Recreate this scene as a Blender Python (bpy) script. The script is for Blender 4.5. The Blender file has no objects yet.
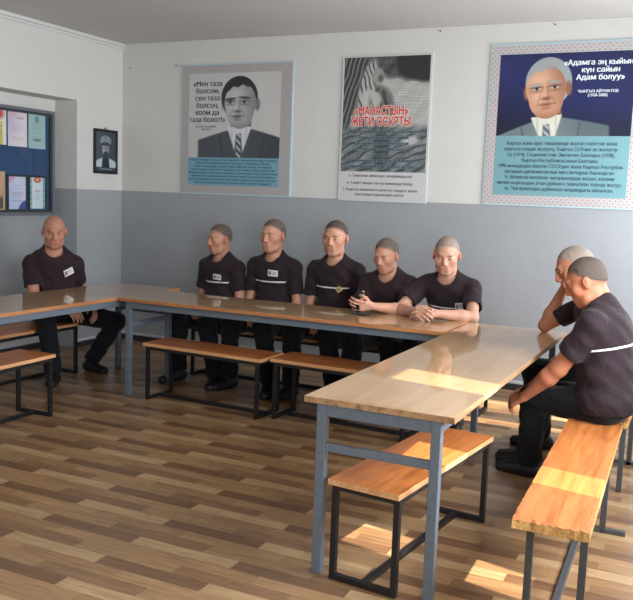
import bpy, bmesh, math, random
import numpy as np
from mathutils import Vector, Matrix

random.seed(7)
scene = bpy.context.scene
COL = scene.collection

# ------------------------------------------------------------------ camera
CAM_R = ((0.90013793, -0.08653708, 0.42692275),
         (0.43402572, 0.09479335, -0.89589949),
         (0.03705909, 0.99172857, 0.12288641))
CAM_C = (5.59822584, -6.99365261, 1.56)
cam = bpy.data.cameras.new('camera')
cam.sensor_fit = 'HORIZONTAL'
cam.sensor_width = 36.0
cam.lens = 841.146 / 633.0 * 36.0
cam.clip_start = 0.05
camo = bpy.data.objects.new('camera', cam)
m = Matrix(CAM_R).to_4x4()
m.translation = Vector(CAM_C)
camo.matrix_world = m
COL.objects.link(camo)
scene.camera = camo

# ------------------------------------------------------------------ world, sun, window light, exposure
world = bpy.data.worlds.new('sky')
scene.world = world
world.use_nodes = True
bg = world.node_tree.nodes['Background']
bg.inputs[0].default_value = (1.0, 0.97, 0.95, 1)
bg.inputs[1].default_value = 0.46

SUN_A, SUN_B = 1.22, 0.0           # sunlight travels (-SUN_A, SUN_B, -1)
sun = bpy.data.lights.new('sun', 'SUN')
sun.energy = 12.0
sun.angle = math.radians(0.6)
sun.color = (1.0, 0.90, 0.74)
suno = bpy.data.objects.new('sun', sun)
suno.rotation_euler = Vector((-SUN_A, SUN_B, -1)).to_track_quat('-Z', 'Y').to_euler()
suno.location = (9, -3.5, 4)
COL.objects.link(suno)

def area(name, loc, direction, sx, sy, power, color):
    l = bpy.data.lights.new(name, 'AREA')
    l.shape = 'RECTANGLE'
    l.size, l.size_y = sx, sy
    l.energy = power
    l.color = color
    o = bpy.data.objects.new(name, l)
    o.rotation_euler = Vector(direction).to_track_quat('-Z', 'Y').to_euler()
    o.location = loc
    COL.objects.link(o)
    return o
# daylight from the right wall's windows; no window is modelled behind the last
area('window_daylight', (6.08, -0.95, 1.6), (-1, 0, -0.12), 1.3, 1.3, 62, (0.89, 0.95, 1.0))
area('window_daylight', (6.08, -3.5, 1.6), (-1, 0, -0.12), 1.5, 1.3, 100, (0.89, 0.95, 1.0))
area('window_daylight', (6.08, -6.6, 1.6), (-1, 0, -0.1), 1.6, 1.3, 96, (0.89, 0.95, 1.0))

scene.view_settings.view_transform = 'Standard'
scene.view_settings.look = 'None'
scene.view_settings.gamma = 1.0
scene.view_settings.use_curve_mapping = False
scene.view_settings.exposure = 0.50

# ------------------------------------------------------------------ helpers
def lin(c):
    return tuple(((x / 255.0) / 12.92 if x / 255.0 <= 0.04045 else ((x / 255.0 + 0.055) / 1.055) ** 2.4) for x in c)

def lin4(c):
    return lin(c) + (1.0,)

def new_mat(name):
    mt = bpy.data.materials.new(name)
    mt.use_nodes = True
    nt = mt.node_tree
    p = nt.nodes['Principled BSDF']
    return mt, nt, p

def plain(name, rgb, rough=0.6, metal=0.0, spec=0.5, bump=0.0, bscale=60.0, var=0.0, coat=0.0):
    mt, nt, p = new_mat(name)
    p.inputs['Base Color'].default_value = lin4(rgb)
    p.inputs['Roughness'].default_value = rough
    p.inputs['Metallic'].default_value = metal
    p.inputs['Specular IOR Level'].default_value = spec
    p.inputs['Coat Weight'].default_value = coat
    p.inputs['Coat Roughness'].default_value = 0.06
    tc = nt.nodes.new('ShaderNodeTexCoord')
    nz = nt.nodes.new('ShaderNodeTexNoise')
    nz.inputs['Scale'].default_value = bscale
    nz.inputs['Detail'].default_value = 4
    nt.links.new(tc.outputs['Object'], nz.inputs['Vector'])
    if var > 0:
        mx = nt.nodes.new('ShaderNodeMix'); mx.data_type = 'RGBA'
        mx.inputs[6].default_value = lin4([c * (1 - var) for c in rgb])
        mx.inputs[7].default_value = lin4([min(255, c * (1 + var)) for c in rgb])
        nt.links.new(nz.outputs['Fac'], mx.inputs[0])
        nt.links.new(mx.outputs[2], p.inputs['Base Color'])
    if bump > 0:
        b = nt.nodes.new('ShaderNodeBump')
        b.inputs['Strength'].default_value = bump
        b.inputs['Distance'].default_value = 0.01
        nt.links.new(nz.outputs['Fac'], b.inputs['Height'])
        nt.links.new(b.outputs[0], p.inputs['Normal'])
    return mt

def ramp(nt, stops):
    r = nt.nodes.new('ShaderNodeValToRGB')
    e = r.color_ramp.elements
    e[0].position, e[0].color = stops[0][0], lin4(stops[0][1])
    e[1].position, e[1].color = stops[-1][0], lin4(stops[-1][1])
    for pos, c in stops[1:-1]:
        k = e.new(pos); k.color = lin4(c)
    return r

def wood(name, dark, mid, light, rough=0.4, coat=0.0, stretch=(1.2, 16, 16), scale=2.2, spec=0.5, coat_rough=0.05):
    mt, nt, p = new_mat(name)
    tc = nt.nodes.new('ShaderNodeTexCoord')
    mp = nt.nodes.new('ShaderNodeMapping')
    mp.inputs['Scale'].default_value = stretch
    nt.links.new(tc.outputs['Object'], mp.inputs['Vector'])
    n1 = nt.nodes.new('ShaderNodeTexNoise')
    n1.inputs['Scale'].default_value = scale
    n1.inputs['Detail'].default_value = 6
    n1.inputs['Roughness'].default_value = 0.62
    n1.inputs['Distortion'].default_value = 0.6
    nt.links.new(mp.outputs[0], n1.inputs['Vector'])
    r = ramp(nt, [(0.3, dark), (0.5, mid), (0.72, light)])
    nt.links.new(n1.outputs['Fac'], r.inputs[0])
    nt.links.new(r.outputs[0], p.inputs['Base Color'])
    p.inputs['Roughness'].default_value = rough
    p.inputs['Specular IOR Level'].default_value = spec
    p.inputs['Coat Weight'].default_value = coat
    p.inputs['Coat Roughness'].default_value = coat_rough
    return mt

def mesh_from(name, verts, faces, smooth=True):
    me = bpy.data.meshes.new(name)
    verts = np.asarray(verts, dtype=np.float32)
    faces = np.asarray(faces, dtype=np.int32)
    n = faces.shape[1]
    me.vertices.add(len(verts)); me.vertices.foreach_set('co', verts.ravel())
    me.loops.add(faces.size); me.loops.foreach_set('vertex_index', faces.ravel())
    me.polygons.add(len(faces))
    me.polygons.foreach_set('loop_start', np.arange(0, faces.size, n, dtype=np.int32))
    me.polygons.foreach_set('loop_total', np.full(len(faces), n, dtype=np.int32))
    me.polygons.foreach_set('use_smooth', np.full(len(faces), smooth, dtype=bool))
    me.update(calc_edges=True)
    return me

def link(name, me, mats=None, parent=None, loc=None, rot=None):
    o = bpy.data.objects.new(name, me)
    COL.objects.link(o)
    if mats is not None:
        for mt in (mats if isinstance(mats, (list, tuple)) else [mats]):
            me.materials.append(mt)
    if parent is not None:
        o.parent = parent
    if loc is not None:
        o.location = loc
    if rot is not None:
        o.rotation_euler = rot
    return o

def tag(o, label=None, cat=None, group=None, kind=None):
    if label: o['label'] = label
    if cat: o['category'] = cat
    if group: o['group'] = group
    if kind: o['kind'] = kind
    return o

def empty(name, loc, rz=0.0):
    o = bpy.data.objects.new(name, None)
    o.empty_display_size = 0.1
    COL.objects.link(o)
    o.location = loc
    o.rotation_euler = (0, 0, rz)
    return o

def boxes(name, specs, mats, parent=None, bevel=0.003, loc=None, rot=None, sidemat=False):
    """specs: list of (x0,x1,y0,y1,z0,z1) merged in one mesh"""
    bm = bmesh.new()
    for s in specs:
        x0, x1, y0, y1, z0, z1 = s[:6]
        mtx = Matrix.Translation(((x0 + x1) / 2, (y0 + y1) / 2, (z0 + z1) / 2)) @ Matrix.Diagonal((x1 - x0, y1 - y0, z1 - z0, 1))
        bmesh.ops.create_cube(bm, size=1.0, matrix=mtx)
    if bevel > 0:
        bmesh.ops.bevel(bm, geom=bm.edges[:], offset=bevel, segments=2, affect='EDGES', profile=0.6)
    if sidemat:
        for f in bm.faces:
            f.material_index = 0 if abs(f.normal.z) > 0.9 else 1
    me = bpy.data.meshes.new(name)
    bm.to_mesh(me); bm.free()
    return link(name, me, mats, parent, loc, rot)

def tube(name, pts, r, mat, parent=None, n=8, cyc=False):
    cu = bpy.data.curves.new(name, 'CURVE')
    cu.dimensions = '3D'; cu.bevel_depth = r; cu.bevel_resolution = 3; cu.use_fill_caps = True
    sp = cu.splines.new('POLY'); sp.points.add(len(pts) - 1)
    for i, p in enumerate(pts): sp.points[i].co = (*p, 1)
    sp.use_cyclic_u = cyc
    t = bpy.data.objects.new('tmp', cu); COL.objects.link(t)
    dg = bpy.context.evaluated_depsgraph_get()
    me = bpy.data.meshes.new_from_object(t.evaluated_get(dg))
    bpy.data.objects.remove(t)
    return link(name, me, mat, parent)

def copy_tree(o, parent=None):
    c = o.copy(); COL.objects.link(c)
    if parent is not None: c.parent = parent
    for ch in o.children: copy_tree(ch, c)
    return c

# ------------------------------------------------------------------ materials
# two-tone wall paint: off-white above, blue-grey oil paint below z = 1.54
M = {}
mt, nt, p = new_mat('wall_paint')
geo = nt.nodes.new('ShaderNodeNewGeometry')
sep = nt.nodes.new('ShaderNodeSeparateXYZ'); nt.links.new(geo.outputs['Position'], sep.inputs[0])
nz = nt.nodes.new('ShaderNodeTexNoise'); nz.inputs['Scale'].default_value = 2.5; nz.inputs['Detail'].default_value = 5
nt.links.new(geo.outputs['Position'], nz.inputs['Vector'])
gt = nt.nodes.new('ShaderNodeMath'); gt.operation = 'GREATER_THAN'; gt.inputs[1].default_value = 1.54
nt.links.new(sep.outputs['Z'], gt.inputs[0])
up = nt.nodes.new('ShaderNodeMix'); up.data_type = 'RGBA'
up.inputs[6].default_value = lin4((201, 200, 195)); up.inputs[7].default_value = lin4((208, 207, 203))
lo = nt.nodes.new('ShaderNodeMix'); lo.data_type = 'RGBA'
lo.inputs[6].default_value = lin4((148, 151, 155)); lo.inputs[7].default_value = lin4((159, 162, 166))
mx = nt.nodes.new('ShaderNodeMix'); mx.data_type = 'RGBA'
nt.links.new(nz.outputs['Fac'], up.inputs[0]); nt.links.new(nz.outputs['Fac'], lo.inputs[0])
nt.links.new(gt.outputs[0], mx.inputs[0]); nt.links.new(lo.outputs[2], mx.inputs[6]); nt.links.new(up.outputs[2], mx.inputs[7])
nt.links.new(mx.outputs[2], p.inputs['Base Color'])
rg = nt.nodes.new('ShaderNodeMapRange'); rg.inputs[3].default_value = 0.38; rg.inputs[4].default_value = 0.8
nt.links.new(gt.outputs[0], rg.inputs[0]); nt.links.new(rg.outputs[0], p.inputs['Roughness'])
nb = nt.nodes.new('ShaderNodeTexNoise'); nb.inputs['Scale'].default_value = 14; nb.inputs['Detail'].default_value = 5
nt.links.new(geo.outputs['Position'], nb.inputs['Vector'])
bp = nt.nodes.new('ShaderNodeBump'); bp.inputs['Strength'].default_value = 0.12; bp.inputs['Distance'].default_value = 0.02
nt.links.new(nb.outputs['Fac'], bp.inputs['Height']); nt.links.new(bp.outputs[0], p.inputs['Normal'])
M['wall'] = mt

M['ceiling'] = plain('ceiling_paint', (192, 189, 185), 0.85, bump=0.06, bscale=9, var=0.015)
M['trim'] = plain('trim_paint', (205, 204, 202), 0.6)
M['baseboard'] = plain('baseboard_dark', (44, 42, 46), 0.5, var=0.2, bscale=20)
M['caulk'] = plain('baseboard_paint', (190, 194, 200), 0.6)

# laminate floor: short strips of mixed browns running along x
mt, nt, p = new_mat('laminate_floor')
tc = nt.nodes.new('ShaderNodeNewGeometry')
sp = nt.nodes.new('ShaderNodeSeparateXYZ'); nt.links.new(tc.outputs['Position'], sp.inputs[0])
def mth(op, a, b=None, c=None):
    n = nt.nodes.new('ShaderNodeMath'); n.operation = op
    for i, v in enumerate((a, b, c)):
        if v is None: continue
        if isinstance(v, (int, float)): n.inputs[i].default_value = v
        else: nt.links.new(v, n.inputs[i])
    return n.outputs[0]
rowf = mth('DIVIDE', mth('ADD', sp.outputs['Y'], 4.34), 0.0785)
row = mth('FLOOR', rowf)
m3 = mth('FLOORED_MODULO', row, 3.0)
stag = mth('MULTIPLY', m3, 0.36)
colf = mth('ADD', mth('DIVIDE', mth('ADD', sp.outputs['X'], -3.347), 0.519), stag)
colm = mth('FLOOR', colf)
tix = mth('FLOORED_MODULO', mth('ADD', row, mth('MULTIPLY', colm, 3.0)), 6.0)
rf = ramp(nt, [(0.0, (108, 79, 56)), (1 / 6.0, (143, 112, 79)), (2 / 6.0, (148, 115, 81)), (3 / 6.0, (163, 133, 98)), (4 / 6.0, (124, 93, 66)), (5 / 6.0, (139, 107, 75))])
rf.color_ramp.interpolation = 'CONSTANT'
nt.links.new(mth('DIVIDE', mth('ADD', tix, 0.5), 6.0), rf.inputs[0])
cb = nt.nodes.new('ShaderNodeCombineXYZ'); nt.links.new(row, cb.inputs[0]); nt.links.new(colm, cb.inputs[1])
wn = nt.nodes.new('ShaderNodeTexWhiteNoise'); nt.links.new(cb.outputs[0], wn.inputs['Vector'])
vo = nt.nodes.new('ShaderNodeVectorMath'); vo.operation = 'MULTIPLY_ADD'
vo.inputs[1].default_value = (7, 7, 7)
nt.links.new(wn.outputs['Color'], vo.inputs[0]); nt.links.new(tc.outputs['Position'], vo.inputs[2])
mg = nt.nodes.new('ShaderNodeMapping'); mg.inputs['Scale'].default_value = (2.4, 36, 1)
nt.links.new(vo.outputs[0], mg.inputs['Vector'])
ng = nt.nodes.new('ShaderNodeTexNoise'); ng.inputs['Scale'].default_value = 2.0; ng.inputs['Detail'].default_value = 7
ng.inputs['Roughness'].default_value = 0.65; ng.inputs['Distortion'].default_value = 0.8
nt.links.new(mg.outputs[0], ng.inputs['Vector'])
shade = mth('ADD', mth('MULTIPLY_ADD', ng.outputs['Fac'], 1.7, 0.13), mth('MULTIPLY', wn.outputs['Value'], 0.08))
seam = mth('LESS_THAN', mth('MINIMUM', mth('MULTIPLY', mth('PINGPONG', rowf, 0.5), 0.0785), mth('MULTIPLY', mth('PINGPONG', colf, 0.5), 0.519)), 0.0009)
shade2 = mth('MULTIPLY', shade, mth('MULTIPLY_ADD', seam, -0.3, 1.0))
hs = nt.nodes.new('ShaderNodeHueSaturation'); nt.links.new(rf.outputs[0], hs.inputs['Color']); nt.links.new(shade2, hs.inputs['Value'])
nt.links.new(hs.outputs[0], p.inputs['Base Color'])
p.inputs['Roughness'].default_value = 0.30
p.inputs['Specular IOR Level'].default_value = 0.5
M['floor'] = mt

M['table_top'] = wood('table_laminate', (160, 122, 82), (171, 134, 93), (181, 146, 105), rough=0.35, coat=1.0, stretch=(1.0, 9, 9), scale=2.0)
M['table_edge'] = wood('table_edge', (140, 88, 52), (164, 108, 66), (180, 126, 80), rough=0.45)
M['table_edge_raw'] = wood('table_edge_worn', (110, 82, 56), (150, 114, 78), (176, 140, 98), rough=0.6)
M['bench_top'] = wood('bench_wood', (148, 85, 42), (180, 107, 55), (196, 124, 70), rough=0.36, coat=0.25, stretch=(1.1, 14, 14), coat_rough=0.15)
M['bench_edge'] = wood('bench_edge', (170, 116, 74), (196, 144, 98), (212, 164, 120), rough=0.5)
M['worn_edge'] = plain('raw_chipboard', (176, 132, 76), 0.8, bump=0.8, bscale=90, var=0.3)
M['grey_metal'] = plain('grey_painted_steel', (92, 101, 110), 0.45, bump=0.1, bscale=30, var=0.08)
M['black_metal'] = plain('black_painted_steel', (22, 22, 24), 0.42, bump=0.08, bscale=40)
M['steel'] = plain('dull_dark_steel', (74, 76, 78), 0.4, metal=0.3, bump=0.1, bscale=40, var=0.15)
M['black_plastic'] = plain('black_plastic', (16, 16, 18), 0.5)
M['nail'] = plain('nail_steel', (70, 66, 64), 0.4, metal=0.8)

# ------------------------------------------------------------------ the setting
def struct(o):
    o['kind'] = 'structure'; return o
XR, YB = 6.15, -9.6
struct(boxes('floor', [(-0.6, XR + 0.3, YB, 0.3, -0.1, 0.0)], M['floor'], bevel=0))
struct(boxes('ceiling', [(-0.6, XR + 0.3, YB, 0.3, 3.0, 3.12)], M['ceiling'], bevel=0))
struct(boxes('wall_back', [(-0.6, XR + 0.3, 0.0, 0.25, 0.0, 3.0)], M['wall'], bevel=0))
JY, JZ, JX = -0.671, 2.374, -0.27
struct(boxes('wall_left', [(-0.55, 0.0, JY, 0.0, 0.0, 3.0), (-0.55, 0.0, YB, JY, JZ, 3.0), (-0.55, JX, YB, JY, 0.0, JZ)], M['wall'], bevel=0))
struct(boxes('trim_1', [(0.0, 0.035, YB, 0.0, 2.968, 3.0), (0.0, 0.018, YB, 0.0, 2.945, 2.968)], M['trim'], bevel=0.004))
struct(boxes('trim_2', [(0.035, XR, -0.012, 0.0, 2.988, 3.0)], M['trim'], bevel=0.003))
struct(boxes('baseboard_back', [(0.0, XR, -0.02, 0.0, 0.0, 0.055)], M['baseboard'], bevel=0.004))
struct(boxes('trim_3', [(0.0, XR, -0.012, 0.0, 0.055, 0.082)], M['caulk'], bevel=0.003))
struct(boxes('baseboard_left', [(0.0, 0.02, JY, -0.02, 0.0, 0.055), (JX, JX + 0.02, YB, JY, 0.0, 0.055)], M['baseboard'], bevel=0.004))
struct(boxes('trim_4', [(0.0, 0.012, JY, -0.012, 0.055, 0.082), (JX, JX + 0.012, YB, JY, 0.055, 0.11)], M['caulk'], bevel=0.003))
# right wall with two windows; added unseen panels cut the sunlight into strips
W1 = (-4.3, -2.7); W2 = (-1.75, -0.15); ZS, ZT = 0.92, 2.47
struct(boxes('wall_right', [(XR, XR + 0.25, YB, 0, 0, ZS), (XR, XR + 0.25, YB, 0, ZT, 3.0),
                            (XR, XR + 0.25, YB, W1[0], ZS, ZT), (XR, XR + 0.25, W1[1], W2[0], ZS, ZT), (XR, XR + 0.25, W2[1], 0, ZS, ZT)], M['wall'], bevel=0))
M['blind'] = plain('white_blind', (225, 226, 226), 0.8)
def sun_mask(y00, y01, y10, y11, parent):
    """blind panel between two edges; bottom edge y00..y01, top edge y10..y11"""
    vs = [(x, y, z) for x in (XR + .002, XR + .012) for (y, z) in ((y00, ZS), (y01, ZS), (y11, ZT), (y10, ZT))]
    fs = [(0, 1, 2, 3), (7, 6, 5, 4), (0, 4, 5, 1), (1, 5, 6, 2), (2, 6, 7, 3), (3, 7, 4, 0)]
    link('blind', mesh_from('blind', vs, fs, False), M['blind'], parent)
def masked_window(n, y0, y1, gaps):
    w = struct(boxes('window_%d' % n, [(XR + .02, XR + .06, y0, y0 + .05, ZS, ZT), (XR + .02, XR + .06, y1 - .05, y1, ZS, ZT),
                                       (XR + .02, XR + .06, y0, y1, ZS, ZS + .03), (XR + .02, XR + .06, y0, y1, ZT - .03, ZT)], M['trim'], bevel=0.004))
    e = [(y0, y0)] + [q for g in gaps for q in ((g[0], g[2]), (g[1], g[3]))] + [(y1, y1)]
    for k in range(0, len(e), 2):
        sun_mask(e[k][0], e[k + 1][0], e[k][1], e[k + 1][1], w)
masked_window(1, W1[0], W1[1], [(-3.77, -3.54, -3.40, -3.14)])
masked_window(2, W2[0], W2[1], [(-1.20, -1.06, -1.20, -1.06), (-0.82, -0.45, -0.82, -0.45)])

# ------------------------------------------------------------------ furniture
def make_table(loc, rz, L, W, H=0.75, braces=(-1, 1), raw=False, inset=(.06, .05)):
    """local x = length; base empty on the floor"""
    r = empty('dining_table', loc, rz)
    t = 0.026
    boxes('tabletop', [(-L / 2, L / 2, -W / 2, W / 2, H - t, H)], [M['table_top'], M['table_edge_raw'] if raw else M['table_edge']], r, bevel=0.002, sidemat=True)
    ix, iy, s = L / 2 - inset[0], W / 2 - inset[1], 0.02
    for sx in (-1, 1):
        for sy in (-1, 1):
            boxes('leg', [(sx * ix - s, sx * ix + s, sy * iy - s, sy * iy + s, 0, H - t)], M['grey_metal'], r)
    for sy in (-1, 1):
        boxes('apron', [(-ix + s, ix - s, sy * iy - .015, sy * iy + .015, H - t - 0.052, H - t)], M['grey_metal'], r)
    for sx in (-1, 1):
        boxes('apron', [(sx * ix - .015, sx * ix + .015, -iy + s, iy - s, H - t - 0.052, H - t)], M['grey_metal'], r)
    for sx in braces:
        boxes('crossbar', [(sx * ix - .012, sx * ix + .012, -iy + s, iy - s, 0.525, 0.56)], M['grey_metal'], r)
    return r

T1 = make_table((1.235, -2.82, 0), math.pi / 2, 3.3, 0.65)
tag(T1, 'long glossy wooden table along the left wall with one bald man behind it', 'table', 'tables set in a U shape')
T2 = make_table((2.835, -1.685, 0), 0, 2.53, 0.60)
tag(T2, 'long glossy wooden table parallel to the back wall with five men behind it', 'table', 'tables set in a U shape')
T3 = make_table((4.438, -2.72, 0), math.pi / 2, 2.51, 0.635, raw=True, inset=(.03, .075), braces=(-1,))
tag(T3, 'large glossy table in the right foreground with a strip of sunlight across it', 'table', 'tables set in a U shape')

def make_bench(loc, rz, L, W, H=0.43):
    r = empty('bench', loc, rz)
    boxes('seat', [(-L / 2, L / 2, -W / 2, W / 2, H - .024, H)], [M['bench_top'], M['bench_edge']], r, bevel=0.002, sidemat=True)
    ix, iy, s = L / 2 - .035, W / 2 - .02, .0125
    for sx in (-1, 1):
        for sy in (-1, 1):
            boxes('leg', [(sx * ix - s, sx * ix + s, sy * iy - s, sy * iy + s, 0.0, H - .024)], M['black_metal'], r, bevel=.002)
        boxes('end_bar', [(sx * ix - s, sx * ix + s, -iy + s, iy - s, 0.0, .025)], M['black_metal'], r, bevel=.002)
        boxes('top_bar', [(sx * ix - s, sx * ix + s, -iy + s, iy - s, H - .049, H - .024)], M['black_metal'], r, bevel=.002)
    boxes('stretcher', [(-ix + s, ix - s, -s, s, 0.0, .025)], M['black_metal'], r, bevel=.002)
    for q in (-iy, iy):
        boxes('seat_rail', [(-ix + s, ix - s, q - s, q + s, H - .049, H - .024)], M['black_metal'], r, bevel=.002)
    return r
B1 = make_bench((2.315, -1.845, 0), -0.045, 1.03, 0.32)
tag(B1, 'black framed wooden bench in front of the far table, left of the pair there', 'bench', 'black framed benches')
def bench_copy(loc, rz, label, src=B1):
    b = copy_tree(src); b.location = loc; b.rotation_euler = (0, 0, rz); b['label'] = label; return b
B2 = bench_copy((3.37, -1.80, 0), -0.03, 'black framed wooden bench in front of the far table, partly hidden by the right table')
B3 = bench_copy((4.468, -3.505, 0), math.pi / 2 - 0.11, 'small black framed bench pushed under the near end of the right table')
B5 = bench_copy((1.455, -3.20, 0), math.pi / 2 + 0.03, 'black framed wooden bench at the left edge in front of the left table')
# bench along the left wall and the one under the five men
B6 = make_bench((0.63, -2.32, 0), math.pi / 2, 1.56, 0.36)
tag(B6, 'wooden bench behind the left table that the bald man sits on', 'bench', 'black framed benches')
B7 = make_bench((2.86, -0.93, 0), 0, 2.55, 0.30)
tag(B7, 'long bench along the back wall under the five seated men', 'bench', 'black framed benches')

def worn_plank(name, L, W, z0, z1, parent):
    nx, ny = 90, 16
    bm = bmesh.new()
    rnd = random.Random(3)
    top, bot = [], []
    for i in range(nx + 1):
        rt, rb = [], []
        for j in range(ny + 1):
            x = -L / 2 + L * i / nx; y = -W / 2 + W * j / ny
            dx = dy = dz = 0
            if j in (0, ny): dy = (1 if j == 0 else -1) * abs(rnd.gauss(0, .0011)); dz = -abs(rnd.gauss(0, .0012))
            if i in (0, nx): dx = (1 if i == 0 else -1) * abs(rnd.gauss(0, .005)); dz = -abs(rnd.gauss(0, .004))
            if i <= 1 and j >= ny - 4: dz -= .007; dx += .012 if i == 0 else 0
            rt.append(bm.verts.new((x + dx, y + dy, z1 + dz)))
            rb.append(bm.verts.new((x + dx * .3, y + dy * .3, z0)))
        top.append(rt); bot.append(rb)
    def quad(a, b, c, d, mi):
        f = bm.faces.new((a, b, c, d)); f.material_index = mi
    for i in range(nx):
        for j in range(ny):
            e = (i == 0 and j >= ny - 4)
            quad(top[i][j], top[i + 1][j], top[i + 1][j + 1], top[i][j + 1], 1 if e else 0)
            quad(bot[i][j], bot[i][j + 1], bot[i + 1][j + 1], bot[i + 1][j], 1)
    for i in range(nx):
        quad(top[i][0], bot[i][0], bot[i + 1][0], top[i + 1][0], 1)
        quad(top[i][ny], top[i + 1][ny], bot[i + 1][ny], bot[i][ny], 1)
    for j in range(ny):
        quad(top[0][j], top[0][j + 1], bot[0][j + 1], bot[0][j], 1)
        quad(top[nx][j], bot[nx][j], bot[nx][j + 1], top[nx][j + 1], 1)
    me = bpy.data.meshes.new(name); bm.to_mesh(me); bm.free()
    return link(name, me, [M['bench_top'], M['worn_edge']], parent)

def make_steel_bench(loc, rz, L, W, legx, H=0.45):
    r = empty('bench', loc, rz)
    worn_plank('seat', L, W, H - .036, H, r)
    s = .014
    for lx in legx:
        for sy in (-1, 1):
            y = sy * (W / 2 - .035)
            boxes('leg', [(lx - s, lx + s, y - s, y + s, 0, H - .036)], M['steel'], r, bevel=.002)
        boxes('foot_bar', [(lx - s, lx + s, -W / 2 - .07, W / 2 + .07, 0, .022)] if lx != legx[0] else [(lx - s, lx + s, -W / 2 + .02, W / 2 - .02, H - .06, H - .036)], M['steel'], r, bevel=.002)
    boxes('stretcher', [(legx[0], legx[-1], -s, s, .0, .024)], M['steel'], r, bevel=.002)
    return r
B4 = make_steel_bench((5.118, -3.275, 0), math.pi / 2 + 0.036, 1.63, 0.268, (-0.56, 0.41))
tag(B4, 'worn orange wooden bench with chipped end in the right foreground, sunlit strip across it', 'bench', 'steel legged benches')
B8 = make_steel_bench((5.11, -1.80, 0), math.pi / 2, 1.26, 0.262, (-0.40, 0.15))
tag(B8, 'dark steel legged bench beyond the chipped one, under the two men on the right', 'bench', 'steel legged benches')

# ------------------------------------------------------------------ people (signed distance modelling, one continuous surface per piece)
V3 = lambda *a: np.array(a, dtype=np.float64)
def nrm(v):
    v = np.asarray(v, dtype=np.float64); return v / (np.linalg.norm(v) + 1e-12)
ZUP = V3(0, 0, 1)

class Field:
    def __init__(self, lo, hi, h):
        self.lo = np.asarray(lo, float); self.h = h
        self.n = np.ceil((np.asarray(hi, float) - self.lo) / h).astype(int) + 1
        self.D = np.full(self.n, 0.2, dtype=np.float32)
    def _reg(self, c0, c1):
        i0 = np.maximum(0, np.floor((c0 - self.lo) / self.h).astype(int))
        i1 = np.minimum(self.n, np.ceil((c1 - self.lo) / self.h).astype(int) + 1)
        if np.any(i1 <= i0): return None, None
        ax = [(self.lo[k] + self.h * np.arange(i0[k], i1[k])).astype(np.float32) for k in range(3)]
        P = np.stack(np.meshgrid(*ax, indexing='ij'), -1)
        return tuple(slice(i0[k], i1[k]) for k in range(3)), P
    def op(self, prim, k=0.02, mode='add'):
        fn, c0, c1 = prim
        mrg = k + 0.02
        sl, P = self._reg(c0 - mrg, c1 + mrg)
        if sl is None: return
        d = fn(P).astype(np.float32); D = self.D[sl]
        if mode == 'add':
            hh = np.clip(0.5 + 0.5 * (D - d) / k, 0, 1)
            self.D[sl] = D * (1 - hh) + d * hh - k * hh * (1 - hh)
        else:
            hh = np.clip(0.5 - 0.5 * (D + d) / k, 0, 1)
            self.D[sl] = D * (1 - hh) - d * hh + k * hh * (1 - hh)
    def add(self, prim, k=0.02): self.op(prim, k, 'add')
    def sub(self, prim, k=0.004): self.op(prim, k, 'sub')
    def mesh(self):
        D = self.D; s = D < 0
        n = np.array(D.shape)
        c = np.zeros(n - 1, dtype=np.int8)
        offs = [(i, j, k) for i in (0, 1) for j in (0, 1) for k in (0, 1)]
        for o in offs:
            c += s[o[0]:n[0] - 1 + o[0], o[1]:n[1] - 1 + o[1], o[2]:n[2] - 1 + o[2]]
        act = np.argwhere((c > 0) & (c < 8))
        idx = np.full(n - 1, -1, dtype=np.int32)
        idx[tuple(act.T)] = np.arange(len(act))
        pos = np.zeros((len(act), 3)); cnt = np.zeros(len(act))
        for a in range(8):
            for b in range(a + 1, 8):
                oa, ob = np.array(offs[a]), np.array(offs[b])
                if np.abs(oa - ob).sum() != 1: continue
                d1 = D[tuple((act + oa).T)]; d2 = D[tuple((act + ob).T)]
                mk = (d1 < 0) != (d2 < 0)
                t = np.where(mk, d1 / np.where(d1 - d2 == 0, 1, d1 - d2), 0)
                pos += np.where(mk[:, None], oa + t[:, None] * (ob - oa), 0); cnt += mk
        verts = self.lo + self.h * (act + pos / cnt[:, None])
        faces = []
        for ax in range(3):
            u, v = (ax + 1) % 3, (ax + 2) % 3
            sa = [slice(None)] * 3; sb = [slice(None)] * 3
            sa[ax] = slice(0, n[ax] - 1); sb[ax] = slice(1, n[ax])
            A, B = s[tuple(sa)], s[tuple(sb)]
            e = np.argwhere(A != B)
            ok = (e[:, u] >= 1) & (e[:, v] >= 1) & (e[:, u] < n[u] - 1) & (e[:, v] < n[v] - 1)
            e = e[ok]; inside = A[tuple(e.T)]
            q = []
            for du, dv in ((-1, -1), (0, -1), (0, 0), (-1, 0)):
                w = e.copy(); w[:, u] += du; w[:, v] += dv
                q.append(idx[tuple(w.T)])
            q = np.stack(q, 1)
            q[~inside] = q[~inside][:, ::-1]
            faces.append(q)
        F = np.concatenate(faces); F = F[(F >= 0).all(1)]
        return verts, F

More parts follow.
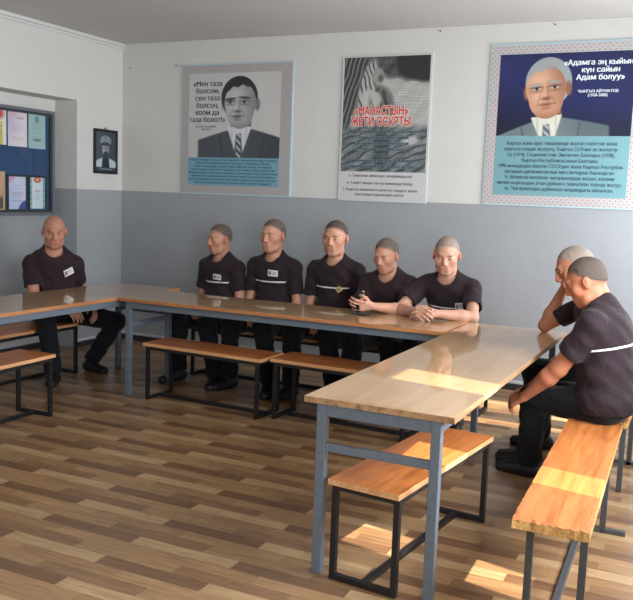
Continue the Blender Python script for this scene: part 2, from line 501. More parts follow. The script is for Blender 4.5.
def rc(a, b, ra, rb, flat=None, s=1.0):
    """tapered capsule; 'flat' axis scaled by s"""
    a = np.asarray(a, float); b = np.asarray(b, float)
    r = max(ra, rb) * max(1.0, s)
    c0 = np.minimum(a, b) - r; c1 = np.maximum(a, b) + r
    ba = b - a
    if flat is not None:
        fx = nrm(flat); g = 1.0 / s - 1.0
        ba = ba + fx * np.dot(ba, fx) * g
    bb = max(np.dot(ba, ba), 1e-9)
    def fn(P):
        q = P - a.astype(np.float32)
        if flat is not None:
            q = q + (q @ fx.astype(np.float32))[..., None] * (fx * g).astype(np.float32)
        t = np.clip((q @ ba.astype(np.float32)) / bb, 0, 1)
        d = np.linalg.norm(q - t[..., None] * ba.astype(np.float32), axis=-1) - (ra + (rb - ra) * t)
        return d * (min(1.0, s) if flat is not None else 1.0)
    return fn, c0, c1

def ell(c, ax, r):
    c = np.asarray(c, float); A = np.array([nrm(x) for x in ax]); r = np.asarray(r, float)
    R = max(r)
    def fn(P):
        q = (P - c.astype(np.float32)) @ A.T.astype(np.float32)
        k0 = np.linalg.norm(q / r, axis=-1); k1 = np.linalg.norm(q / (r * r), axis=-1)
        return k0 * (k0 - 1.0) / np.maximum(k1, 1e-6)
    return fn, c - R, c + R

def cut(prim, point, normal):
    """keep the side against the normal"""
    fn, c0, c1 = prim; n = nrm(normal).astype(np.float32); p0 = np.asarray(point, np.float32)
    return (lambda P: np.maximum(fn(P), (P - p0) @ n)), c0, c1

def ik(S, W, l1, l2, pole):
    d = np.linalg.norm(W - S); L = l1 + l2 - 0.004
    dr = nrm(W - S)
    if d > L: W = S + dr * L; d = L
    a = (l1 * l1 - l2 * l2 + d * d) / (2 * d); h = math.sqrt(max(0, l1 * l1 - a * a))
    pp = np.asarray(pole, float); pp = nrm(pp - dr * np.dot(pp, dr))
    return S + dr * a + pp * h, W

def hand_prims(W, f, n, right, curl=(0.35, 0.45, 0.3), thumb_close=0.4, g=1.0, spread=0.07):
    f = nrm(f); n = nrm(np.asarray(n, float) - f * np.dot(n, f))
    t = np.cross(f, n) if right else np.cross(n, f)
    out = []
    for i in range(4):
        K = W + g * (f * .088 * (1.0, 1.03, .98, .91)[i] + t * ((1.5 - i) * .0205) - n * .002 * abs(i - 1.5))
        out.append((rc(W + f * .006 * g + t * (1.5 - i) * .010 * g, K, .0135 * g, .0105 * g), .014))
        fd = nrm(f + t * (1.5 - i) * spread)
        th = 0.0; p = K; rr = .0098 if i < 3 else .0085
        for j, L in enumerate((.043, .027, .021)):
            th += curl[j] * (1.0, 1.03, 1.08, 1.14)[i]
            L *= (.92, 1.0, .94, .76)[i] * g
            q = p + L * (fd * math.cos(th) + n * math.sin(th))
            out.append((rc(p, q, rr * g, (rr - .0008) * g), .004)); p = q; rr -= .0008
    B = W + g * (f * .02 + t * .020 + n * .006)
    d1 = nrm(f * .62 + t * .72 + n * (.25 + .3 * thumb_close))
    m1 = B + d1 * .042 * g
    out.append((rc(B, m1, .0155 * g, .0125 * g), .012))
    d2 = nrm(f * (.85) + t * (.45 - .7 * thumb_close) + n * (.15 + .5 * thumb_close))
    m2 = m1 + d2 * .033 * g
    d3 = nrm(d2 + f * .1 - t * .35 * thumb_close)
    m3 = m2 + d3 * .026 * g
    out.append((rc(m1, m2, .0112 * g, .0100 * g), .005)); out.append((rc(m2, m3, .0100 * g, .0085 * g), .004))
    return out

mt, nt, p = new_mat('skin')
at = nt.nodes.new('ShaderNodeAttribute'); at.attribute_name = 'tone'
nt.links.new(at.outputs['Color'], p.inputs['Base Color'])
p.inputs['Roughness'].default_value = 0.52
p.inputs['Specular IOR Level'].default_value = 0.4
p.inputs['Subsurface Weight'].default_value = 0.08
p.inputs['Subsurface Radius'].default_value = (0.02, 0.008, 0.004)
M['skin'] = mt
M['hair'] = plain('cropped_hair', (94, 80, 71), 0.75, bump=0.5, bscale=420, var=0.25)
M['hair_grey'] = plain('cropped_grey_hair', (136, 122, 110), 0.75, bump=0.5, bscale=420, var=0.22)
M['hair_dark'] = plain('cropped_dark_hair', (78, 66, 58), 0.75, bump=0.5, bscale=420, var=0.25)

for k_, c_ in (('hair', (94, 80, 71)), ('hair_grey', (136, 122, 110)), ('hair_dark', (78, 66, 58))):
    M[k_].diffuse_color = lin4(c_)

def cloth(name, rgb, stripe=None):
    mt, nt, p = new_mat(name)
    tc = nt.nodes.new('ShaderNodeTexCoord')
    n1 = nt.nodes.new('ShaderNodeTexNoise'); n1.inputs['Scale'].default_value = 11; n1.inputs['Detail'].default_value = 3
    n1.inputs['Distortion'].default_value = 1.0
    nt.links.new(tc.outputs['Object'], n1.inputs['Vector'])
    b = nt.nodes.new('ShaderNodeBump'); b.inputs['Strength'].default_value = 0.55; b.inputs['Distance'].default_value = 0.025
    nt.links.new(n1.outputs['Fac'], b.inputs['Height']); nt.links.new(b.outputs[0], p.inputs['Normal'])
    p.inputs['Roughness'].default_value = 0.85
    p.inputs['Specular IOR Level'].default_value = 0.25
    p.inputs['Sheen Weight'].default_value = 0.05
    p.inputs['Base Color'].default_value = lin4(rgb)
    if stripe:
        a = nt.nodes.new('ShaderNodeAttribute'); a.attribute_name = 'height'
        k = nt.nodes.new('ShaderNodeAttribute'); k.attribute_name = 'body_part'
        cm = nt.nodes.new('ShaderNodeMath'); cm.operation = 'COMPARE'; cm.inputs[1].default_value = 0.0; cm.inputs[2].default_value = 0.0055
        nt.links.new(a.outputs['Fac'], cm.inputs[0])
        lt = nt.nodes.new('ShaderNodeMath'); lt.operation = 'LESS_THAN'; lt.inputs[1].default_value = 0.5
        nt.links.new(k.outputs['Fac'], lt.inputs[0])
        ml = nt.nodes.new('ShaderNodeMath'); ml.operation = 'MULTIPLY'
        nt.links.new(cm.outputs[0], ml.inputs[0]); nt.links.new(lt.outputs[0], ml.inputs[1])
        mx = nt.nodes.new('ShaderNodeMix'); mx.data_type = 'RGBA'
        mx.inputs[6].default_value = lin4(rgb); mx.inputs[7].default_value = lin4((215, 214, 212))
        nt.links.new(ml.outputs[0], mx.inputs[0]); nt.links.new(mx.outputs[2], p.inputs['Base Color'])
    return mt
M['shirt'] = cloth('brown_jersey_striped', (38, 26, 31), True)
M['shirt_plain'] = cloth('brown_jersey', (40, 26, 30))
M['trousers'] = cloth('dark_navy_cotton', (14, 15, 21))
M['shoe'] = plain('black_shoe', (18, 18, 20), 0.55, bump=0.1)
M['sole'] = plain('shoe_sole', (30, 28, 28), 0.7)
M['badge'] = plain('badge_card', (216, 216, 214), 0.4)
M['badge_photo'] = plain('badge_photo', (120, 96, 84), 0.5, var=0.4, bscale=90)
M['badge_ink'] = plain('badge_ink', (70, 70, 80), 0.6)
M['badge_yellow'] = plain('badge_card_yellow', (190, 168, 112), 0.45)

HB, HC = 0.0052, 0.0065

def person(label, pel, yaw, lean, head, hands, feet, roll=0.0, curve=1.25, size=1.0, bulk=1.0, skin=(176, 128, 104), hair='hair',
           badge=None, stripe=-0.20, head_off=(0, 0, 0), sh_lift=(0, 0), knee_pole=None, neckdir=None, group='men in brown t-shirts', sh_twist=0.0):
    """pel: hip centre; yaw: facing; head: (yaw, pitch, roll) of the face in degrees (world yaw);
       hands: dict R/L -> (wrist, pole, fingers, palm normal, curl, thumb); feet: dict R/L -> (ankle, toe yaw)"""
    F = V3(math.cos(yaw), math.sin(yaw), 0); Lf = V3(-math.sin(yaw), math.cos(yaw), 0)
    pel = np.asarray(pel, float); z = size
    def tilt(a, r): return nrm(ZUP * math.cos(a) + F * math.sin(a) - Lf * math.sin(r))
    U1 = tilt(lean * .75, roll * .6); U2 = tilt(lean * curve, roll * 1.2)
    mid = pel + U1 * .22 * z
    nb = mid + U2 * .285 * z
    F2 = nrm(F - U2 * np.dot(F, U2)); L2 = nrm(np.cross(U2, F2))
    if sh_twist:
        c_, s_ = math.cos(sh_twist), math.sin(sh_twist); F2, L2 = F2 * c_ + L2 * s_, L2 * c_ - F2 * s_
    SH = {'L': nb - U2 * (.082 - sh_lift[0]) * z + L2 * .168 * z * (0.9 + .1 * bulk) + F2 * .012, 'R': nb - U2 * (.082 - sh_lift[1]) * z - L2 * .168 * z * (0.9 + .1 * bulk) + F2 * .012}
    HP = {'L': pel + Lf * .092 * z, 'R': pel - Lf * .092 * z}
    # head frame
    hy, hp, hr = [math.radians(x) for x in head]
    hf = V3(math.cos(hy) * math.cos(hp), math.sin(hy) * math.cos(hp), -math.sin(hp))
    hl = V3(-math.sin(hy), math.cos(hy), 0); hu = nrm(np.cross(hf, hl))
    hl, hu = nrm(hl * math.cos(hr) + hu * math.sin(hr)), nrm(hu * math.cos(hr) - hl * math.sin(hr))
    g = 1.06 * z
    nd = nrm(U2 + F2 * .35 + hu * .4) if neckdir is None else nrm(neckdir)
    Hc = nb + nd * .158 * z + np.asarray(head_off)
    def H(f, l, u): return Hc + g * (hf * f + hl * l + hu * u)
    # limbs
    EL, WR = {}, {}
    for s in 'LR':
        EL[s], WR[s] = ik(SH[s], np.asarray(hands[s][0], float), .30 * z, .265 * z, hands[s][1])
    KN, AN = {}, {}
    for s in 'LR':
        pole = (F + ZUP * .9) if knee_pole is None else knee_pole[s]
        KN[s], AN[s] = ik(HP[s], np.asarray(feet[s][0], float), .43 * z, .42 * z, pole)
    b = bulk
    # ---- body
    allp = np.array([pel, nb, Hc + hf * .15 + hu * .16, Hc - hf * .15 + hu * .16, Hc + hl * .12, Hc - hl * .12] + [SH[s] for s in 'LR'] + [EL[s] for s in 'LR'] + [WR[s] for s in 'LR'] + [KN[s] for s in 'LR'] + [AN[s] for s in 'LR'] + [WR[s] + nrm(hands[s][2]) * .12 for s in 'LR'])
    lo, hi = allp.min(0) - .17, allp.max(0) + .17
    lo[2] = max(lo[2], 0.04)
    B = Field(lo, hi, HB)
    B.add(ell(pel, (F, Lf, U1), (.11, .15, .10)), .03)
    B.add(ell(pel + U1 * .16 * z, (F, Lf, U1), (.095 * b, .135, .15)), .04)
    B.add(ell(mid + U2 * .12 * z, (F2, L2, U2), (.10, .145, .16)), .04)
    for s in 'LR':
        B.add(rc(nb - U2 * .02, SH[s], .05, .048), .04)
        B.add(rc(SH[s], EL[s], .050 * b ** .5, .040 * b ** .5), .03)
        fm = EL[s] + (WR[s] - EL[s]) * .3
        B.add(rc(EL[s], fm, .041, .043 * b ** .5), .02)
        B.add(rc(fm, WR[s], .043 * b ** .5, .0265), .02)
        B.add(rc(HP[s], KN[s], .07, .052), .03)
        B.add(rc(KN[s], AN[s], .050, .036), .02)
    B.add(rc(nb - U2 * .03, H(-.022, 0, -.045), .066 * b ** .6, .058 * b ** .6), .03)
    def skull(G, e=0.0):
        G.add(ell(H(-.014, 0, .022), (hf, hl, hu), (np.array((.097, .078, .095)) + e) * g), .012)
        G.add(ell(H(.024, 0, -.045), (hf, hl, hu), (np.array((.064, .060, .074)) + e) * g), .035)
    skull(B)
    B.add(rc(H(.060, -.012, -.098), H(.060, .012, -.098), .020 * g, .020 * g), .03)
    for k in (-1, 1):
        B.add(rc(H(.052, .046 * k, -.022), H(.050, .044 * k, -.03), .024 * g, .022 * g), .02)
        B.add(rc(H(.02, .052 * k, -.075), H(.03, .045 * k, -.09), .016 * g, .016 * g), .03)
    B.add(rc(H(.079, -.03, .022), H(.079, .03, .022), .013 * g, .013 * g), .018)
    for k in (-1, 1):
        B.sub(rc(H(.100, .034 * k, 0.0), H(.098, .036 * k, 0.0), .016 * g, .016 * g), .014)
        B.add(rc(H(.073, .032 * k, -.001), H(.073, .032 * k, -.001), .0135 * g, .0135 * g), .004)
    B.add(rc(H(.086, 0, .012), H(.101, 0, -.030), .0085 * g, .0120 * g), .014)
    for k in (-1, 1): B.add(rc(H(.095, .012 * k, -.036), H(.092, .013 * k, -.036), .008 * g, .008 * g), .008)
    B.add(rc(H(.080, -.018, -.060), H(.080, .018, -.060), .009 * g, .009 * g), .008)
    B.add(rc(H(.079, -.016, -.073), H(.079, .016, -.073), .0095 * g, .0095 * g), .008)
    for k in (-1, 1):
        B.add(ell(H(-.008, .083 * k, -.006), (hf * .95 + hl * .25 * k, hl - hf * .3 * k, hu), np.array((.019, .0095, .033)) * g), .006)
        B.sub(rc(H(.0, .095 * k, -.004), H(-.002, .094 * k, .008), .006 * g, .007 * g), .006)
    for s in 'LR':
        hd = hands[s]
        for pr, k in hand_prims(WR[s], hd[2], hd[3], s == 'R', hd[4] if len(hd) > 4 else (.35, .45, .3), hd[5] if len(hd) > 5 else .4, g=1.03 * z):
            B.add(pr, k)
    v, f = B.mesh()
    # skin tones
    base = np.array(lin(skin)); tone = np.repeat(base[None], len(v), 0)
    q = (v - Hc) / g; a, l, u = q @ hf, q @ hl, q @ hu
    hm = np.clip(1 - (np.linalg.norm(q, axis=1) - .14) / .02, 0, 1)
    def mixc(w, c):
        nonlocal tone
        w = (np.clip(w, 0, 1) * hm)[:, None]; tone = tone * (1 - w) + base * np.array(c) * w
    gs = lambda x, c, r: np.exp(-((x - c) / r) ** 2)
    front = (a > .03)
    mixc(.5 * gs(np.abs(l), .045, .022) * gs(u, -.035, .022) * front, (1.08, .82, .78))
    mixc(.5 * gs(l, 0, .014) * gs(u, -.032, .018) * (a > .085), (1.08, .82, .78))
    mixc(.35 * gs(l, 0, .06) * gs(u, -.085, .03) * front, (.72, .72, .74))
    mixc(.85 * gs(l, 0, .020) * gs(u, -.066, .009) * (a > .07), (.86, .56, .52))
    mixc(.9 * gs(np.abs(l), .034, .018) * gs(u, .021, .0055) * front, (.22, .20, .20))
    mixc(.85 * gs(np.abs(l), .033, .011) * gs(u, .001, .004) * front, (.20, .18, .18))
    mixc(.6 * (np.abs(l) > .078), (1.05, .70, .66))
    if hair:
        ln = np.maximum(.034 + .72 * a, -.045)
        hc = np.array(M[hair].diffuse_color[:3])
        w = (np.clip((u - ln + .022) / .030, 0, 1) * hm * (np.abs(l) < .079))[:, None]
        tone = tone * (1 - w) + hc * w
    tone = np.clip(tone, 0, 1)
    root = empty('person', (pel[0], pel[1], 0.0), yaw)
    tag(root, label, 'person', group)
    bpy.context.view_layer.update()
    inv = root.matrix_world.inverted()
    A = np.array(inv.to_3x3()); T = np.array(inv.translation)
    def place(name, v, f, mats, attrs=None, parent=None):
        vv = v @ A.T + T
        me = mesh_from(name, vv, f)
        for an, arr in (attrs or {}).items():
            if arr.ndim == 2:
                at = me.color_attributes.new(an, 'FLOAT_COLOR', 'POINT')
                at.data.foreach_set('color', np.concatenate([arr, np.ones((len(arr), 1))], 1).astype(np.float32).ravel())
            else:
                at = me.attributes.new(an, 'FLOAT', 'POINT'); at.data.foreach_set('value', arr.astype(np.float32))
        return link(name, me, mats, parent or root)
    place('body', v, f, M['skin'], {'tone': tone})
    # ---- hair
    if hair:
        G = Field(Hc - .16, Hc + .19, .005)
        skull(G, .0018)
        ax = [G.lo[k] + G.h * np.arange(G.n[k]) for k in range(3)]
        P = np.stack(np.meshgrid(*ax, indexing='ij'), -1)
        q = (P - Hc) / g; a_, l_, u_ = q @ hf, q @ hl, q @ hu
        line = .034 + .72 * a_ + .03 * (np.abs(l_) > .05) * (a_ > .02) + .006 * np.sin(l_ * 60)
        line = np.maximum(line, -.045)
        G.D = np.maximum(G.D, (-(u_ - line) * .8 * g).astype(np.float32))
        hv, hfc = G.mesh()
        place('hair', hv, hfc, M[hair])
    # ---- shirt
    lo2 = np.array([pel, nb] + [SH[s] for s in 'LR'] + [EL[s] for s in 'LR']).min(0) - .2
    hi2 = np.array([pel, nb] + [SH[s] for s in 'LR'] + [EL[s] for s in 'LR']).max(0) + .2
    S = Field(lo2, hi2, HC)
    S.add(ell(pel + U1 * .015, (F, Lf, U1), (.152 * b ** .7, .192 * b ** .5, .125)), .04)
    S.add(ell(pel + U1 * .15 * z + F * .012 * b, (F, Lf, U1), (.128 * b, .166 * b ** .6, .17)), .05)
    S.add(ell(mid + U2 * .13 * z, (F2, L2, U2), (.126 * b ** .5, .172 * b ** .5, .175)), .05)
    S.add(rc(mid + U2 * .19 * z + L2 * .06 + F2 * .03, mid + U2 * .19 * z - L2 * .06 + F2 * .03, .085, .085), .05)
    S.add(rc(nb - U2 * .0, nb - U2 * .05, .072 * b ** .5, .08), .04)
    for s in 'LR':
        S.add(rc(nb - U2 * .022, SH[s], .060, .060), .045)
        e = SH[s] + (EL[s] - SH[s]) * .66; ad = nrm(EL[s] - SH[s])
        S.add(cut(rc(SH[s], EL[s], .062 * b ** .4, .067 * b ** .4), e, ad), .03)
    # folds
    ax = [S.lo[k] + S.h * np.arange(S.n[k]) for k in range(3)]
    X, Y, Zz = np.meshgrid(*ax, indexing='ij', sparse=True)
    ph = pel[0] * 7
    S.D += (.0035 * np.sin(34 * Zz + 15 * X - 11 * Y + 2.0 * np.sin(13 * X + ph)) * np.sin(17 * (X - Y) + 8 * Zz + ph)
            + .0022 * np.sin(58 * Zz + 31 * (X + Y) + 3 * np.sin(9 * Y + ph))).astype(np.float32)
    Pg = np.stack(np.meshgrid(*[a.astype(np.float32) for a in ax], indexing='ij'), -1) - (pel - U1 * .045).astype(np.float32)
    S.D = np.maximum(S.D, -(Pg @ U1.astype(np.float32)))
    nk = nb + F2 * .022
    S.sub(rc(nk - U2 * .022 + F2 * .02, nk + nd * .22, .066 * b ** .6, .085), .006)
    for s in 'LR':
        ad = nrm(EL[s] - SH[s]); e = SH[s] + (EL[s] - SH[s]) * .66
        S.sub(rc(e - ad * .02, e + ad * .2, .0545 * b ** .45, .0545 * b ** .45), .004)
    sv, sf = S.mesh()
    chest = nb + U2 * (stripe * z)
    ht = (sv - chest) @ U2
    def capd(a0, b0, P):
        ba = b0 - a0; t = np.clip(((P - a0) @ ba) / (ba @ ba), 0, 1)
        return np.linalg.norm(P - a0 - t[:, None] * ba, axis=1)
    part = np.zeros(len(sv))
    for s in 'LR':
        da = capd(SH[s], EL[s], sv)
        lat = np.abs((sv - nb) @ L2)
        part = np.maximum(part, (((da < .080) & (lat > .125 * b ** .5))).astype(float))
    shirt = place('t_shirt', sv, sf, M['shirt'] if stripe > -1 else M['shirt_plain'], {'height': ht, 'body_part': part})
    # ---- trousers
    pts = np.array([pel] + [HP[s] for s in 'LR'] + [KN[s] for s in 'LR'] + [AN[s] for s in 'LR'])
    Tf = Field(pts.min(0) - .19, pts.max(0) + .19, HC)
    Tf.add(ell(pel - U1 * .005, (F, Lf, U1), (.125 * b ** .5, .168 * b ** .4, .105)), .03)
    for s in 'LR':
        thr = .094 * b ** .3
        Tf.add(rc(HP[s] + ZUP * -.005, KN[s], thr, .077), .035)
        d = nrm(AN[s] - KN[s])
        Tf.add(cut(rc(KN[s], AN[s] + d * .1, .074, .066), AN[s] - d * .005, d), .02)
    ax = [Tf.lo[k] + Tf.h * np.arange(Tf.n[k]) for k in range(3)]
    X, Y, Zz = np.meshgrid(*ax, indexing='ij', sparse=True)
    Tf.D += (.0035 * np.sin(30 * Zz + 22 * X + 9 * Y + ph) * np.sin(21 * (X + Y) - 12 * Zz) + .002 * np.sin(70 * Zz + 20 * X + 2 * np.sin(20 * Y))).astype(np.float32)
    for s in 'LR':
        d = nrm(AN[s] - KN[s])
        Tf.sub(rc(AN[s] - d * .01, AN[s] + d * .1, .05, .052), .004)
    tv, tf = Tf.mesh()
    tv[:, 2] = np.maximum(tv[:, 2], 0.012)
    place('trousers', tv, tf, M['trousers'])
    # ---- shoes
    for s in 'LR':
        ank, ty = AN[s], math.radians(feet[s][1])
        fd = V3(math.cos(ty), math.sin(ty), 0); sd = V3(-math.sin(ty), math.cos(ty), 0)
        gz = 0.0
        base_ = V3(ank[0], ank[1], gz)
        Sf = Field(base_ - V3(.32, .32, .03), base_ + V3(.32, .32, .2), .005)
        Sf.add(rc(base_ - fd * .045 + ZUP * .045, base_ + fd * .02 + ZUP * .05, .042, .046), .02)
        Sf.add(rc(base_ - fd * .01 + ZUP * .06, base_ + ZUP * .095, .046, .045), .03)
        Sf.add(rc(base_ + fd * .02 + ZUP * .045, base_ + fd * .16 + ZUP * .03, .046, .036, sd, 1.15), .03)
        Pz = (Sf.lo[2] + Sf.h * np.arange(Sf.n[2]))[None, None, :]
        Sf.D = np.maximum(Sf.D, (0.006 - Pz).astype(np.float32) * np.ones_like(Sf.D))
        # sole groove
        Sf.D = np.where((np.abs(Pz - .024) < .004), Sf.D + .003, Sf.D).astype(np.float32)
        shv, shf = Sf.mesh()
        shv[:, 2] -= shv[:, 2].min() - 0.001
        place('shoe', shv, shf, M['shoe'])
    # ---- badge on the chest
    if badge:
        bl, bu, bw, bh, bt, kind = badge      # lateral offset (to his left), height below neck base, size, tilt, kind
        tl, tu = (sv - nb) @ L2, (sv - nb) @ U2
        fr = (sv - nb) @ F2
        mk = (np.abs(tl - bl) < .03) & (np.abs(tu - bu) < .03) & (part < .5)
        if mk.any():
            # local plane fit
            A3 = np.stack([tl[mk] - bl, tu[mk] - bu, np.ones(mk.sum())], 1)
            mk2 = fr[mk] > fr[mk].max() - .06
            co, *_ = np.linalg.lstsq(A3[mk2], fr[mk][mk2], rcond=None)
            nn = nrm(F2 - L2 * co[0] - U2 * co[1])
            c = nb + L2 * bl + U2 * bu + F2 * co[2] + nn * .008
            r_ = nrm(np.cross(U2, nn)); u_ = np.cross(nn, r_)
            ca, sa = math.cos(bt), math.sin(bt); r_, u_ = r_ * ca + u_ * sa, u_ * ca - r_ * sa
            def card(name, x0, x1, y0, y1, z0, z1, mat, par=None):
                vs = []
                for zz in (z0, z1):
                    for xx, yy in ((x0, y0), (x1, y0), (x1, y1), (x0, y1)): vs.append(c + r_ * xx + u_ * yy + nn * zz)
                fs = [(3, 2, 1, 0), (4, 5, 6, 7), (0, 1, 5, 4), (1, 2, 6, 5), (2, 3, 7, 6), (3, 0, 4, 7)]
                o = place(name, np.array(vs), fs, mat, None, par)
                for pl in o.data.polygons: pl.use_smooth = False
                return o
            cd = card('name_badge', -bw / 2, bw / 2, -bh / 2, bh / 2, -.004, .002, M['badge_yellow'] if kind == 'yellow' else M['badge'])
            card('photo', -bw / 2 + .004, -bw / 2 + .004 + bw * .3, -bh * .32, bh * .32, .002, .0028, M['badge_photo'], cd)
            for i in range(3):
                card('printed_line', -bw * .08, bw * (.4 - .1 * (i == 1)), bh * (.2 - .2 * i) - .0018, bh * (.2 - .2 * i) + .0018, .002, .0026, M['badge_ink'], cd)
    return dict(root=root, WR=WR, EL=EL, KN=KN, AN=AN, SH=SH, Hc=Hc, nb=nb, place=place)

D2 = math.radians
FWD = V3(0, -1, 0)
SK = (178, 130, 104)
BZ = 0.43 + 0.095
def lap(pel, yaw, side, fwd=.26, lat=.07, up=.10, spread=.35):
    """relaxed hand lying in the lap"""
    F = V3(math.cos(yaw), math.sin(yaw), 0); L = V3(-math.sin(yaw), math.cos(yaw), 0)
    s = 1 if side == 'L' else -1
    w = np.asarray(pel) + F * fwd + L * lat * s + ZUP * up
    return (w, L * s * .6 - F * .8 - ZUP * .4, F * .75 - L * s * spread * 1.4 - ZUP * .25, -ZUP * .8 - L * s * .5, (.45, .55, .4), .4)

PEOPLE = {}
# 1 bald man alone at the left table
y1 = D2(-40); p1 = V3(.62, -1.66, BZ)
PEOPLE[1] = person('bald heavyset man sitting alone at the left table below the notice board', p1, y1, D2(5), (-44, 12, 0),
    {'R': (V3(.90, -1.80, .60), V3(-.7, -.5, -.3), V3(.75, .15, -.6), V3(-.2, .5, -.7), (.45, .5, .4), .5),
     'L': (V3(.93, -1.53, .60), V3(-.7, .5, -.3), V3(.6, -.35, -.8), V3(-.5, -.4, -.5), (.3, .35, .3), .3)},
    {'R': (V3(.90, -1.95, .09), -55), 'L': (V3(.84, -1.44, .09), -8)},
    knee_pole={'R': V3(.7, -.8, .9), 'L': V3(1, .25, 1.2)}, size=1.03, sh_lift=(-.03, -.03), bulk=1.22, hair=None, skin=(172, 120, 100), badge=(.105, -.165, .085, .055, .35, 'white'), stripe=-2)
# 2..6 behind the far table
def back_man(i, label, x, head, lean=4, y=-.92, yaw=-90, **kw):
    pel = V3(x, y, kw.pop('z', BZ)); yw = D2(yaw)
    hands = kw.pop('hands', None) or {s: lap(pel, yw, s, up=.085) for s in 'LR'}
    feet = kw.pop('feet', None) or {'R': (V3(x - .19, y - .38, .09), -105), 'L': (V3(x + .19, y - .40, .09), -75)}
    PEOPLE[i] = person(label, pel, yw, D2(lean), head, hands, feet, **kw)
back_man(2, 'man with cropped hair looking sideways, furthest left of the five along the back wall', 1.83, (-116, 4, 0), lean=3, yaw=-98,
         badge=(.045, -.155, .075, .045, -.1, 'white'), stripe=-.205, skin=(178, 128, 104), size=.99)
back_man(3, 'man with cropped hair second from the left under the black and white portrait poster', 2.325, (-96, 2, 0), lean=2,
         badge=(.05, -.13, .085, .05, -.05, 'white'), stripe=-.19, skin=(186, 136, 112), size=1.07)
back_man(4, 'man sitting upright in the middle of the five with a yellowish tag at his chest', 2.88, (-86, 5, 0), lean=2, size=1.09,
         badge=(.07, -.225, .042, .042, .6, 'yellow'), stripe=-.20, skin=(188, 138, 114), hair='hair_dark')
back_man(5, 'man leaning on the far table and holding a black cap in both hands', 3.39, (-100, 16, 0), lean=13, y=-1.0,
         hands={'R': (V3(3.315, -1.47, .825), V3(-.45, .5, -1), V3(.22, -.95, .12), V3(.9, .3, 0.1), (.35, .5, .4), .3),
                'L': (V3(3.425, -1.53, .805), V3(1, .3, -.5), V3(-.6, -.75, .05), V3(-.7, .5, 0.3), (.4, .55, .4), .3)},
         stripe=-2, skin=(186, 136, 112), size=.99, hair='hair')
back_man(6, 'man with clasped hands leaning on the far table at its right corner', 3.855, (-80, 14, 0), lean=13, y=-1.02,
         hands={'R': (V3(3.76, -1.55, .80), V3(-1, .2, -.5), V3(.62, -.75, .05), V3(.5, .4, -.5), (.5, .6, .4), .3),
                'L': (V3(3.90, -1.55, .80), V3(1, .2, -.5), V3(-.72, -.65, .08), V3(-.5, .5, -.5), (.5, .6, .4), .3)},
         stripe=-.205, badge=(.10, -.195, .055, .05, 0, 'white'), skin=(190, 142, 120), size=1.04, hair='hair_grey', bulk=1.05)
# 7 man with his head in his hand
PEOPLE[7] = person('man resting his head on his hand, one elbow on the right table', V3(5.10, -1.76, .45 + .095), D2(198), D2(19), (203, 20, 12),
    {'R': (V3(4.745, -1.62, 1.05), V3(-.15, .15, -1), V3(.15, -.05, 1), V3(.9, -.3, .1), (.5, .6, .5), .3),
     'L': (V3(4.85, -1.88, .64), V3(.2, -1, -.3), V3(-.8, .3, -.4), V3(0, 0, -1), (.4, .5, .4), .4)},
    {'R': (V3(4.66, -1.60, .09), 180), 'L': (V3(4.66, -1.96, .09), 180)},
    stripe=-.215, badge=(.03, -.185, .05, .045, 0, 'white'), skin=(170, 112, 84), hair='hair_grey', size=1.07)
# 8 man on the chipped bench, seen from the side
PEOPLE[8] = person('man in the right foreground bending forward on the bench, hands between his knees', V3(5.14, -2.42, .45 + .095), D2(172), D2(4), (184, 24, 0),
    {'R': (V3(4.70, -2.30, .53), V3(.2, 1, -.4), V3(-.8, -.3, -.45), V3(-.1, -.4, -.8), (.4, .5, .4), .4),
     'L': (V3(4.71, -2.46, .52), V3(1, -.6, -.1), V3(-.75, .35, -.5), V3(0, .6, -.7), (.4, .5, .4), .4)},
    {'R': (V3(4.66, -2.02, .085), 172), 'L': (V3(4.71, -2.20, .085), 172)},
    stripe=-.215, skin=(176, 112, 82), hair='hair_dark', bulk=1.2, size=1.01, curve=3.2, head_off=(-.01, 0, -.02))

# ------------------------------------------------------------------ posters, pictures, notice board
def attr_mat(name, rough=0.4, coat=0.0):
    mt, nt, p = new_mat(name)
    at = nt.nodes.new('ShaderNodeAttribute'); at.attribute_name = 'print'
    nt.links.new(at.outputs['Color'], p.inputs['Base Color'])
    p.inputs['Roughness'].default_value = rough
    p.inputs['Coat Weight'].default_value = coat
    return mt
M['print'] = attr_mat('printed_picture', 0.35, 0.15)

